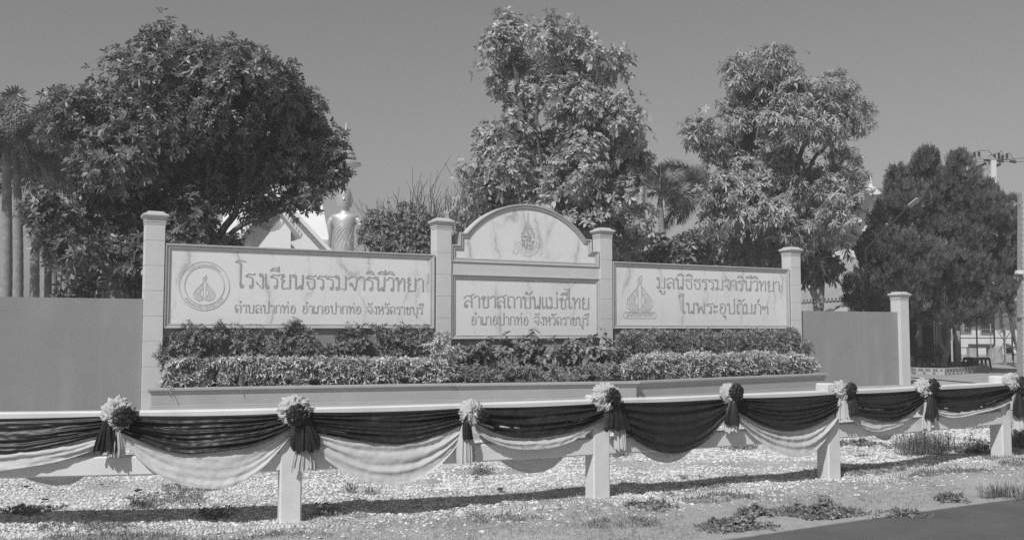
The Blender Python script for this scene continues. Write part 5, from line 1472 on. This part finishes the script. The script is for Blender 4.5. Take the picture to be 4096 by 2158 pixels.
# ------------------------------------------------------------------ white temple hall at the left
YT = 34.0
def T(x, y, d=0.0): return dep(x, y, YT + d)
tb = T(1085, 1318); tb[2] = 0
tm = Thing('temple_hall', 'white gabled temple hall with a wheel emblem, left of the golden statue', 'building', tb)
def flr(p): q = np.array(p); q[2] = 0; return q
mb = MB(); mb.prism([T(830, 1060, 2.0), T(1330, 1060, 2.0), T(1330, 1010, 2.0), T(1085, 745, 2.0), T(840, 1010, 2.0)][::-1], N * -.3)
mb.prism([flr(T(860, 1000, 2.1)), flr(T(1310, 1000, 2.1)), T(1310, 1060, 2.1), T(860, 1060, 2.1)][::-1], N * -9)
tm.part('gable_wall', mb, M['templewhite'])
mb = MB()
for sg_ in (-1, 1):
    f = lambda x: 1085 + sg_ * (x - 1085)
    mb.prism([T(f(1085), 738, 1.4), T(f(1340), 1012, 1.4), T(f(1326), 1018, 1.4), T(f(1085), 760, 1.4)], N * -6)
tm.part('roof', mb, M['templewhite'])
mb = MB()
lo = [T(880, 955, 5.0), T(1312, 958, 5.0), T(1285, 815, 8.0), T(900, 815, 8.0)]
mb.prism(lo, (0, .12, .12)); mb.prism([T(880, 955, 5.0), T(1312, 958, 5.0), T(1309, 968, 5.02), T(880, 966, 5.02)], N * -.2)
tm.part('side_roof', mb, M['templewhite'])
mb = MB(); mb.prism([T(1007, 1000), T(1163, 1000), T(1163, 905), T(1085, 795), T(1007, 905)][::-1], N * -2.2)
tm.part('porch_gable', mb, M['templewhite'])
mb = MB()
for sg_ in (-1, 1):
    f = lambda x: 1085 + sg_ * (x - 1085)
    mb.prism([T(f(1085), 770, -.5), T(f(1215), 938, -.5), T(f(1207), 952, -.5), T(f(1085), 798, -.5)], N * -2.6)
tm.part('porch_roof', mb, M['templewhite'])
mb = MB()
for sg_ in (-1, 1):
    f = lambda x: 1085 + sg_ * (x - 1085)
    for k in range(11):
        u_ = (k + .5) / 11; x, y = 1093 + u_ * 112, 800 + u_ * 146
        mb.prism([T(f(x), y, -.52), T(f(x + 5), y + 6, -.52), T(f(x + 9), y - 7, -.52), T(f(x + 4), y - 13, -.52)], N * -.06)
tm.part('barge_board', mb, M['concrete'])
mb = MB(); cw = T(1083, 878, -.02); kw = YT / FPX
def wp(x, y, h): return cw + np.array([x * kw, -.01 - h, y * kw])
for r in (33, 27, 9): ribbon(mb, [(r * math.cos(a), r * math.sin(a)) for a in np.linspace(0, 2 * math.pi, 41)], wp, 3, 3)
for k in range(8): a = k * math.pi / 4; ribbon(mb, [(9 * math.cos(a), 9 * math.sin(a)), (27 * math.cos(a), 27 * math.sin(a))], wp, 3.4, 3.4, .003)
for sg_ in (-1, 1):
    ribbon(mb, [(sg_ * x, y) for x, y in ((0, -42), (14, -40), (34, -32), (48, -16), (52, 4), (46, 20))], wp, 3, 3, .002)
    for k in range(5): a = -.3 - k * .26; ribbon(mb, [(sg_ * (40 * math.cos(a) + 4 * math.cos(q)), 38 * math.sin(a) + 4 * math.sin(q)) for q in np.linspace(0, 5.5, 7)], wp, 2.2, 2.2, .004)
tm.part('wheel_emblem', mb, M['letter'])

# ------------------------------------------------------------------ far right: roofs, hall, guard house, street things
def Q(x, y, Y): return dep(x, y, Y)
# corrugated roof: eave runs away towards the left, slope rises to the right
e0 = Q(3175, 1203, 44.0); e1 = Q(3425, 1190, 39.5); e1[2] = e0[2]
ed = nrm(e1 - e0); pu = np.array([-ed[1], ed[0], 0]); pu = pu if pu[0] > 0 else -pu
up_ = nrm(pu * 1.0 + np.array([0, 0, .52]))
ln = np.linalg.norm(e1 - e0)
hb = Thing('metal_roof_building', 'low building with corrugated metal roof left of the evergreen', 'building', flr(e0 + pu * 3))
def corr(o_, L_, S_):
    k = int(L_ / .03); uu = np.linspace(0, L_, k); ss = np.linspace(0, S_, 3)
    wave = .06 * np.sin(uu * 2 * math.pi / .27)
    nn = np.cross(ed, up_); nn = nn if nn[2] > 0 else -nn
    P = o_ + uu[:, None, None] * ed + ss[None, :, None] * up_ + wave[:, None, None] * nn
    mb = MB(); mb.grid(P); return mb
hb.part('upper_roof', corr(e0 - ed * 3, ln + 2.5, 4.9), M['roofsheet'])
hb.part('lower_roof', corr(e0 - ed * 3 - pu * 1.7 - np.array([0, 0, 1.0]), ln + 2.5, 1.75), M['roofsheet'])
mb = MB(); c0 = flr(e0 - ed * 2.6 + pu * .15); mb.box(c0 + ed * (ln + 2) / 2 + pu * 1.1 + [0, 0, 1.45], ed * (ln + 1.6) / 2, pu * 1.0, (0, 0, 1.45)); hb.part('wall', mb, M['templewhite'])

YG = 56.0
gb_ = flr(Q(3470, 1000, YG))
gh = Thing('gabled_hall', 'white hall with stepped dark tiled roofs and a finial, half hidden by the evergreen', 'building', gb_)
mb = MB(); mb.prism([Q(3380, 1100, YG), Q(3640, 1100, YG), Q(3640, 960, YG), Q(3500, 745, YG), Q(3430, 870, YG), Q(3400, 990, YG)][::-1], (0, 10, 0)); gh.part('wall', mb, M['templewhite'])
mb = MB(); mb.prism([Q(3500, 775, YG - .5), Q(3475, 775, YG - .5), Q(3423, 876, YG - .5), Q(3446, 876, YG - .5)], (0, 9, 0)); mb.prism([Q(3446, 888, YG - .5), Q(3418, 888, YG - .5), Q(3398, 960, YG - .5), Q(3428, 960, YG - .5)], (0, 9, 0)); gh.part('roof', mb, M['roofdark'])
mb = MB(); mb.prism([Q(3416, 876, YG - .7), Q(3447, 876, YG - .7), Q(3447, 887, YG - .7), Q(3412, 887, YG - .7)][::-1], (0, 9, 0)); mb.prism([Q(3474, 770, YG - .6), Q(3540, 762, YG - .6), Q(3540, 775, YG - .6), Q(3480, 778, YG - .6)], (0, 3, 0)); gh.part('eave_band', mb, M['templewhite'])
f0 = Q(3484, 765, YG - .4); mb = MB(); mb.lathe(f0, [(.30, 0), (.22, .12), (.26, .2), (.12, .3), (.15, .36), (.06, .5), (.09, .56), (.02, .7), (.01, .95)], 10); gh.part('finial', mb, M['templewhite'], smooth=True)

# paved yard
mb = MB(); y0 = gnd(3560, 1545); mb.add([(14.0, 26.5, .03), (40, 30, .03), (70, 75, .03), (14, 75, .03), (11, 45, .03)], [(0, 1, 2, 3, 4)])
setting('paved_yard', mb, mat('yard_concrete', .34, .9, .12, .8, bump=.2, bscale=30))

# guard house
YH = 38.0
hs = Thing('guard_house', 'shaded guard house with pale columns and dark glass doors behind the evergreen trunk', 'building', flr(Q(3740, 1400, YH)))
XL, XR = Q(3600, 1400, YH)[0], Q(3843, 1400, YH)[0]
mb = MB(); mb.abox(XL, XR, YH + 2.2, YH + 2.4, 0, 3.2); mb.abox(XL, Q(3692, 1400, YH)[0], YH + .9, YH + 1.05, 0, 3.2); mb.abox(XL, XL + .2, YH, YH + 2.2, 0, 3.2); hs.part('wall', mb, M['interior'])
mb = MB(); mb.abox(XL - .8, XR + .5, YH - 1.4, YH + 3, 3.2, 3.38); hs.part('roof', mb, M['concrete'])
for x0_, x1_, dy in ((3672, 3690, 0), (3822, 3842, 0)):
    mb = MB(); mb.abox(Q(x0_, 1400, YH)[0], Q(x1_, 1400, YH)[0], YH + dy, YH + dy + .22, 0, 3.2); hs.part('column', mb, M['wall'])  # grey render on pale columns: the tree's shade is put into the colour
mb = MB(); mb.abox(Q(3750, 1400, YH)[0], Q(3756, 1400, YH)[0], YH + .3, YH + .38, 0, 3.0); mb.abox(Q(3760, 1400, YH)[0], Q(3765, 1400, YH)[0], YH + .3, YH + .38, 0, 3.0); mb.abox(Q(3765, 1400, YH)[0], Q(3822, 1400, YH)[0], YH + .3, YH + .38, 0.0, .12); hs.part('door_frame', mb, M['steel'])
mb = MB(); mb.abox(Q(3766, 1400, YH)[0], Q(3820, 1400, YH)[0], YH + .35, YH + .37, .12, 3.0); hs.part('glass_door', mb, M['glass'])
mb = MB(); mb.abox(Q(3645, 1400, YH)[0], Q(3683, 1400, YH)[0], YH + .55, YH + .95, 1.18, 1.28); hs.part('counter', mb, M['darkgrey'])
mb = MB(); mb.abox(XL - .2, XR + .4, YH - .3, YH + 2.4, 0.03, .13); hs.part('floor_slab', mb, M['concrete'])

# tiled ring round the evergreen
rp = [gnd(3560, 1490), gnd(3655, 1499), gnd(3780, 1503), gnd(3900, 1494), gnd(3955, 1487)]
cen = base_tree = np.array([b[0], b[1], 0]); cb = np.mean(rp, 0)
ringp = [np.array(p) for p in rp] + [np.array([p[0] + 1.2 - .5 * i, p[1] + 4.4, 0]) for i, p in enumerate([rp[4], rp[2], rp[0]])]
rg = Thing('tree_ring', 'low tile-clad planting ring round the evergreen trunk', 'planter', (cb[0], cb[1], 0))
k = len(ringp); rp2 = np.array(ringp)[:, :2]
if np.sum(rp2[:, 0] * np.roll(rp2[:, 1], -1) - np.roll(rp2[:, 0], -1) * rp2[:, 1]) < 0: rp2 = rp2[::-1]
inn = offset_poly(rp2, .12)
mb = MB()
R_ = [np.column_stack([rp2, np.zeros(k)]), np.column_stack([rp2, np.full(k, .27)]), np.column_stack([inn, np.full(k, .27)]), np.column_stack([inn, np.zeros(k)])]
mb.rings(R_, True, False); rg.part('curb', mb, M['concrete'])
mb = MB(); mb.add(np.column_stack([inn, np.full(k, .16)]), [tuple(range(k))]); rg.part('soil', mb, M['soil'])
M['interiortile'] = mat('dark_tile', .13, .5, .15, 8)
mb = MB(); mid = MB()
for i in range(k):
    a_, b_ = rp2[i], rp2[(i + 1) % k]; L_ = np.linalg.norm(b_ - a_); d_ = (b_ - a_) / L_; o_ = np.array([d_[1], -d_[0]])
    for row, z0_ in enumerate((.03, .145)):
        n_t = int(L_ / .082)
        for q in range(n_t):
            c_ = a_ + d_ * (q + .5) * .082 + o_ * .003
            dark = (q % 3 != 1) if row == 1 else (q % 4 == 0)
            (mb if dark else mid).box((c_[0], c_[1], z0_ + .05), (d_[0] * .033, d_[1] * .033, 0), (o_[0] * .004, o_[1] * .004, 0), (0, 0, .038))
rg.part('pale_tiles', mid, M['frame'])
rg.part('dark_tiles', mb, M['interiortile'])

# plastic chairs and stools
def chair(px, Y, rot, label, mt='plastic', z0=.03):
    p = flr(Q(px, 1400, Y)); p[2] = z0
    t = Thing('plastic_chair', label, 'chair', p, 'plastic chairs by the guard house')
    c, s = math.cos(rot), math.sin(rot)
    def X(x, y, z): return p + np.array([x * c - y * s, x * s + y * c, z])
    uu, vv = np.meshgrid(np.linspace(-1, 1, 9), np.linspace(0, 1, 8), indexing='ij')
    mb = MB(); g_ = np.array([[X(a * .24 , -.22 + b * .44, .43 - .02 * math.cos(a * 2)) for b in np.linspace(0, 1, 6)] for a in np.linspace(-1, 1, 7)]); mb.grid(g_); mb.grid(g_ - [0, 0, .025]); t.part('seat', mb, M[mt], smooth=True)
    mb = MB()
    for a in np.linspace(-.19, .19, 6): mb.tube([X(a, .22, .45), X(a * 1.05, .27, .7), X(a * .9, .32, .86 - abs(a) * .3)], .030, 6)
    mb.tube([X(-.24, .2, .43), X(-.25, .26, .65), X(-.17, .33, .86), X(0, .34, .90), X(.17, .33, .86), X(.25, .26, .65), X(.24, .2, .43)], .022, 7); t.part('backrest', mb, M[mt], smooth=True)
    for sx_ in (-1, 1):
        mb = MB(); mb.tube([X(sx_ * .26, -.24, .43), X(sx_ * .27, -.22, .64), X(sx_ * .27, .05, .66), X(sx_ * .25, .25, .64)], .02, 7); t.part('armrest', mb, M[mt], smooth=True)
        for sy_ in (-1, 1):
            mb = MB(); mb.tube([X(sx_ * .23, sy_ * .2, .43), X(sx_ * .27, sy_ * .27, 0)], [.03, .022], 6); t.part('leg', mb, M[mt])
chair(3686, 36.2, 2.6, 'dark plastic armchair at the left of the guard house doorway')
chair(3722, 37.0, -.7, 'dark plastic armchair facing away, half behind the evergreen trunk', z0=.13)
chair(4052, 44.0, .3, 'dark plastic armchair behind the scaffold frame at the right edge', z0=.03)
def stool(px, Y, label, mt):
    p = flr(Q(px, 1400, Y)); p[2] = .03
    t = Thing('plastic_stool', label, 'stool', p, 'plastic stools by the tree ring')
    mb = MB(); mb.lathe(p, [(.155, .44), (.17, .45), (.165, .47), (.12, .475)], square=(np.array([1, 0, 0]), np.array([0, 1, 0]))); t.part('seat', mb, M[mt])
    for sx_ in (-1, 1):
        for sy_ in (-1, 1):
            mb = MB(); mb.box(p + np.array([sx_ * .17, sy_ * .17, .22]), (.03 , 0, 0), (0, .03, 0), (-sx_ * .02, -sy_ * .02, .22)); t.part('leg', mb, M[mt])
    mb = MB()
    for e1, e2 in (((1, 0, 0), (0, 1, 0)), ((0, 1, 0), (1, 0, 0))):
        for sg_ in (-1, 1): mb.box(p + np.array(e2) * sg_ * .17 + [0, 0, .40], np.array(e1) * .14, np.array(e2) * .006, (0, 0, .04))
    t.part('apron', mb, M[mt])
stool(3878, 37.5, 'black plastic stool left of the doubled pair by the tree ring', 'plastic')
stool(3902, 37.0, 'grey plastic stool in the middle of the row by the tree ring', 'plasticmid')
stool(3933, 37.3, 'black plastic stool at the right end of the row by the tree ring', 'plastic')

# far white building with barred windows
YW = 60.0
fb = Thing('white_building', 'far white building with barred windows seen under the evergreen crown', 'building', flr(Q(3950, 1400, YW)))
mb = MB(); mb.abox(Q(3780, 1, YW)[0], Q(4300, 1, YW)[0], YW, YW + 8, 0, 5.4); fb.part('wall', mb, M['paint'])
mb = MB(); mb.abox(Q(3780, 1, YW)[0], Q(4300, 1, YW)[0], YW - 1.6, YW + 8.3, 3.45, 3.65); mb.abox(Q(3780, 1, YW)[0], Q(4300, 1, YW)[0], YW - .4, YW + 8.3, 5.4, 5.7); fb.part('roof', mb, M['concrete'])
for x0_, x1_, ya, yb in ((3853, 3881, 1262, 1330), (3922, 3972, 1262, 1333), (3838, 3846, 1262, 1330), (4000, 4008, 1262, 1322)):
    w0, w1 = Q(x0_, ya, YW), Q(x1_, yb, YW); wd = (w1[0] - w0[0]) / 2
    mb = MB(); mb.abox(w0[0] - .06, w1[0] + .06, YW - .06, YW - .002, w1[2] - .06, w0[2] + .06); wf = fb.part('window', mb, M['steel'])
    mb = MB(); mb.abox(w0[0], w1[0], YW - .08, YW - .062, w1[2], w0[2]); fb.part('pane', mb, M['glass'], wf)
    mb = MB(); n_b = max(2, int(wd * 2 / .12))
    for q in range(n_b + 1):
        x = w0[0] + (w1[0] - w0[0]) * q / n_b; mb.abox(x - .008, x + .008, YW - .11, YW - .095, w1[2], w0[2])
    for z in (w1[2] + .02, w1[2] + .3, w0[2] - .02): mb.abox(w0[0], w1[0], YW - .094, YW - .084, z - .012, z + .012)
    fb.part('bars', mb, M['steel'], wf)

# gate fence of thin black posts in front of it
YF = 48.0
gf_ = Thing('wire_fence', 'thin black post and rail fence in the yard before the far white building', 'fence', flr(Q(3910, 1400, YF)))
for x in (3841, 3909, 3979, 4050):
    mb = MB(); p = flr(Q(x, 1400, YF)); mb.tube([p, p + [0, 0, 3.1]], .04, 6); gf_.part('post', mb, M['black'])
mb = MB()
for y in (1265, 1351, 1389): mb.tube([Q(3838, y, YF), Q(4100, y, YF)], .022, 5)
gf_.part('rail', mb, M['black'])
bn_ = Thing('concrete_bench', 'long dark concrete beam on two blocks lying in the sunlit yard', 'bench', flr(Q(3935, 1400, 52)))
mb = MB(); a_, b_ = Q(3890, 1375, 52), Q(3982, 1387, 52); mb.abox(a_[0], b_[0], 52, 52.5, b_[2], a_[2]); bn_.part('beam', mb, M['darkgrey'])
for x in (3895, 3975):
    mb = MB(); q = Q(x, 1400, 52)[0]; mb.abox(q - .2, q + .2, 52.05, 52.45, 0, b_[2] - .003); bn_.part('block', mb, M['concrete'])
pp = Thing('gate_post', 'stubby grey rounded gate post beside the yard fence', 'post', flr(Q(3992, 1400, 46)))
mb = MB(); q = flr(Q(3992, 1400, 46)); zt = Q(3992, 1380, 46)[2]; mb.lathe(q, [(.20, 0), (.20, zt - .12), (.16, zt - .03), (.05, zt)], 14); pp.part('shaft', mb, M['concrete'], smooth=False)
mb = MB(); mb.lathe(q, [(.26, 0), (.26, .12), (.21, .14)], 14); pp.part('base', mb, M['concrete'])

# scaffold frame
YC = 40.0
sf = Thing('scaffold_frame', 'pale tubular scaffold frame with cross braces near the right edge', 'scaffold', flr(Q(4045, 1400, YC)))
def st_tube(a_, b_, r=.022): mb = MB(); mb.tube([a_, b_], r, 6); return mb
x0_, x1_ = 4022, 4076; zt = Q(4020, 1293, YC)[2]
for x in (x0_, x1_):
    for dy in (0, 1.2):
        p = flr(Q(x, 1400, YC)); p[1] += dy; sf.part('upright', st_tube(p, p + [0, 0, zt], .024), M['steel'])
pa, pb_ = flr(Q(x0_, 1400, YC)), flr(Q(x1_, 1400, YC))
for z in (zt - .02, zt - .28, zt - .62, zt - 1.0): sf.part('ledger', st_tube(pa + [0, 0, z], pb_ + [0, 0, z], .018 if z < zt - .1 else .024), M['steel'])
for a_, b_ in ((pa, pb_), (pb_, pa)): sf.part('brace', st_tube(a_ + [0, .6, .6], b_ + [0, .6, zt - .3], .014), M['darkgrey'])

# street lamp
YL = 31.0
lb = flr(Q(3464, 1318, YL)); lt = Q(3462, 1000, YL)
lp = Thing('street_lamp', 'slim black street lamp with a long raked arm in front of the evergreen', 'street lamp', lb)
mb = MB(); mb.tube([lb, lt], [.065, .05], 10); lp.part('pole', mb, M['black'])
hd0, hd1 = Q(3635, 825, YL - .6), Q(3672, 797, YL - .75)
mb = MB(); mb.tube([lt, lt * .5 + hd0 * .5, hd0], [.05, .045, .04], 8); lp.part('arm', mb, M['black'])
dd = nrm(hd1 - hd0); sd = nrm(np.cross(dd, [0, .5, .6])); nn_ = np.cross(sd, dd)
mb = MB(); c_ = (hd0 + hd1) / 2; rings = []
for f_, w_ in ((-1, .05), (-.85, .085), (.75, .10), (.95, .085), (1.0, .05)):
    o_ = c_ + dd * np.linalg.norm(hd1 - hd0) * .55 * f_
    rings.append(np.array([o_ + sd * w_ + nn_ * .02, o_ + sd * w_ * .7 + nn_ * .045, o_ - sd * w_ * .7 + nn_ * .045, o_ - sd * w_ + nn_ * .02, o_ - sd * w_ - nn_ * .03, o_ + sd * w_ - nn_ * .03]))
mb.rings(rings); lp.part('lamp_head', mb, M['lamp'])

# utility pole at the right edge
YU = 27.0
ub = flr(Q(4092, 1318, YU)); ut = Q(4095, 770, YU)
up = Thing('utility_pole', 'square concrete utility pole cut by the right edge of the photo', 'utility pole', ub)
mb = MB(); mb.rings([np.array([p + np.array([sx_ * w_, sy_ * w_, 0]) for sx_, sy_ in ((1, 1), (-1, 1), (-1, -1), (1, -1))]) for p, w_ in ((ub, .155), (ut, .12))]); up.part('shaft', mb, M['concrete'])
mb = MB()
for y in np.arange(1490, 800, -22): p = Q(4091, y, YU - .16); mb.tube([p, p + [0, .02, 0]], .009, 8)
up.part('bolt_holes', mb, M['black'])
mb = MB(); p = Q(4078, 1088, YU - .2); mb.abox(p[0] - .10, p[0] + .07, p[1] - .1, p[1] + .06, p[2] - .055, p[2] + .055); mb.tube([p + [-.07, -.05, 0], p + [-.16, -.08, -.02]], .035, 8); up.part('camera_box', mb, M['white'])
mb = MB()
for y in (1268, 1090): p = Q(4092, y, YU); mb.abox(p[0] - .15, p[0] + .15, p[1] - .155, p[1] + .15, p[2] - .02, p[2] + .02)
up.part('band', mb, M['steel'])
mb = MB(); c0_ = Q(4080, 815, YU); mb.tube(catmull(np.array([c0_, c0_ + [.05, -.05, .15], c0_ + [.25, -.05, .3], c0_ + [.5, 0, .3]]), 6), .045, 8); mb.tube([Q(4060, 808, YU), Q(4085, 830, YU)], .012, 5); up.part('bracket', mb, M['steel'])

# far power pole with insulators
YP_ = 62.0
fp = Thing('power_pole', 'far concrete power pole with crossarms and black insulators above the evergreen', 'utility pole', flr(Q(3972, 1318, YP_)))
pz = Q(3970, 642, YP_); p0_ = flr(Q(3972, 1318, YP_))
mb = MB(); mb.rings([np.array([p + np.array([sx_ * w_, sy_ * w_, 0]) for sx_, sy_ in ((1, 1), (-1, 1), (-1, -1), (1, -1))]) for p, w_ in ((p0_, .26), (pz, .17))]); fp.part('shaft', mb, M['paint'])
mb = MB(); mb.box(Q(3975, 634, YP_), (1.3, .5, .05), (-.03, .08, 0), (0, 0, .07)); fp.part('crossarm', mb, M['concrete'])
mb = MB(); mb.tube([Q(3942, 660, YP_), Q(3958, 682, YP_)], .03, 5); mb.tube([Q(4000, 648, YP_), Q(3978, 682, YP_)], .03, 5); fp.part('stay', mb, M['steel'])
for x, y in ((3898, 620), (3916, 617), (3978, 626), (3996, 622), (4010, 630), (4028, 624)):
    mb = MB(); p = Q(x, y, YP_); mb.lathe(p - [0, 0, .16], [(.07, 0), (.085, .02), (.085, .3), (.06, .33)], 10); fp.part('switch_box', mb, M['black'])
for x0_, y0_, x1_, y1_ in ((3866, 658, 3892, 648), (3914, 668, 3944, 652), (3934, 637, 3956, 640), (3988, 641, 4012, 646), (4038, 644, 4064, 648), (3982, 665, 4000, 656)):
    mb = MB(); a_, b_ = Q(x0_, y0_, YP_), Q(x1_, y1_, YP_); dr = nrm(b_ - a_); L_ = np.linalg.norm(b_ - a_)
    prof = [(.02, 0)]
    for q in range(4): z_ = L_ * (q + .2) / 4; prof += [(.025, z_), (.10, z_ + .03), (.11, z_ + .07), (.03, z_ + .10)]
    mb.lathe(a_, prof + [(.02, L_)], 10, dr); fp.part('insulator', mb, M['black'], smooth=True)
def wire(pts, label, r=.018, closed=False):
    mb = MB(); mb.tube(catmull(np.array(pts), 10), r, 5)
    solo('power_line', mb, M['black'], label, 'wire', pts[0], 'power lines at the right')
wire([Q(3860, 660, YP_), Q(3866, 640, YP_), Q(3885, 615, YP_), Q(3920, 603, YP_), Q(3955, 604, YP_), Q(3970, 625, YP_)], 'looped black jumper cable rising highest left of the far power pole')
wire([Q(3935, 637, YP_), Q(3965, 620, YP_), Q(3998, 610, YP_), Q(4005, 603, YP_), Q(4014, 622, YP_)], 'black jumper cable peaking just right of the far power pole')
wire([Q(4010, 632, YP_), Q(4034, 611, YP_), Q(4048, 628, YP_), Q(4062, 644, YP_)], 'short black jumper cable furthest right above the crossarm')
wire([Q(3960, 646, YP_), Q(4050, 636, YP_), Q(4300, 618, YP_)], 'upper power line leaving the far pole to the right edge')
wire([Q(4064, 648, YP_), Q(4110, 645, YP_), Q(4300, 640, YP_)], 'lower power line leaving the insulators to the right edge')
wire([Q(3866, 657, YP_), Q(3940, 646, YP_), Q(4064, 648, YP_)], 'power line through the insulator strings across the far pole')
wire([Q(3700, 712, YP_), Q(3800, 700, YP_), Q(3900, 672, YP_), Q(3960, 650, YP_)], 'power line dropping from the far pole into the evergreen crown', .02)
wire([Q(3905, 690, YP_), Q(3945, 676, YP_), Q(3957, 668, YP_)], 'short low cable entering the evergreen left of the far pole')
wire([Q(3440, 765, 50), Q(3490, 758, 50), Q(3560, 745, 50)], 'thin wire between the hall finial and the evergreen', .012)

# ------------------------------------------------------------------ hazy air
hz = bpy.data.materials.new('hazy_air'); hz.use_nodes = True
n = hz.node_tree.nodes; n.remove(n['Principled BSDF'])
pv = n.new('ShaderNodeVolumePrincipled'); pv.inputs['Color'].default_value = (.9, .9, .9, 1); pv.inputs['Density'].default_value = 0.0024; pv.inputs['Anisotropy'].default_value = 0.0
hz.node_tree.links.new(pv.outputs[0], n['Material Output'].inputs['Volume'])
mb = MB(); mb.abox(-170, 170, -175, 175, -1.2, 15.5)
setting('haze', mb, hz, 'stuff')
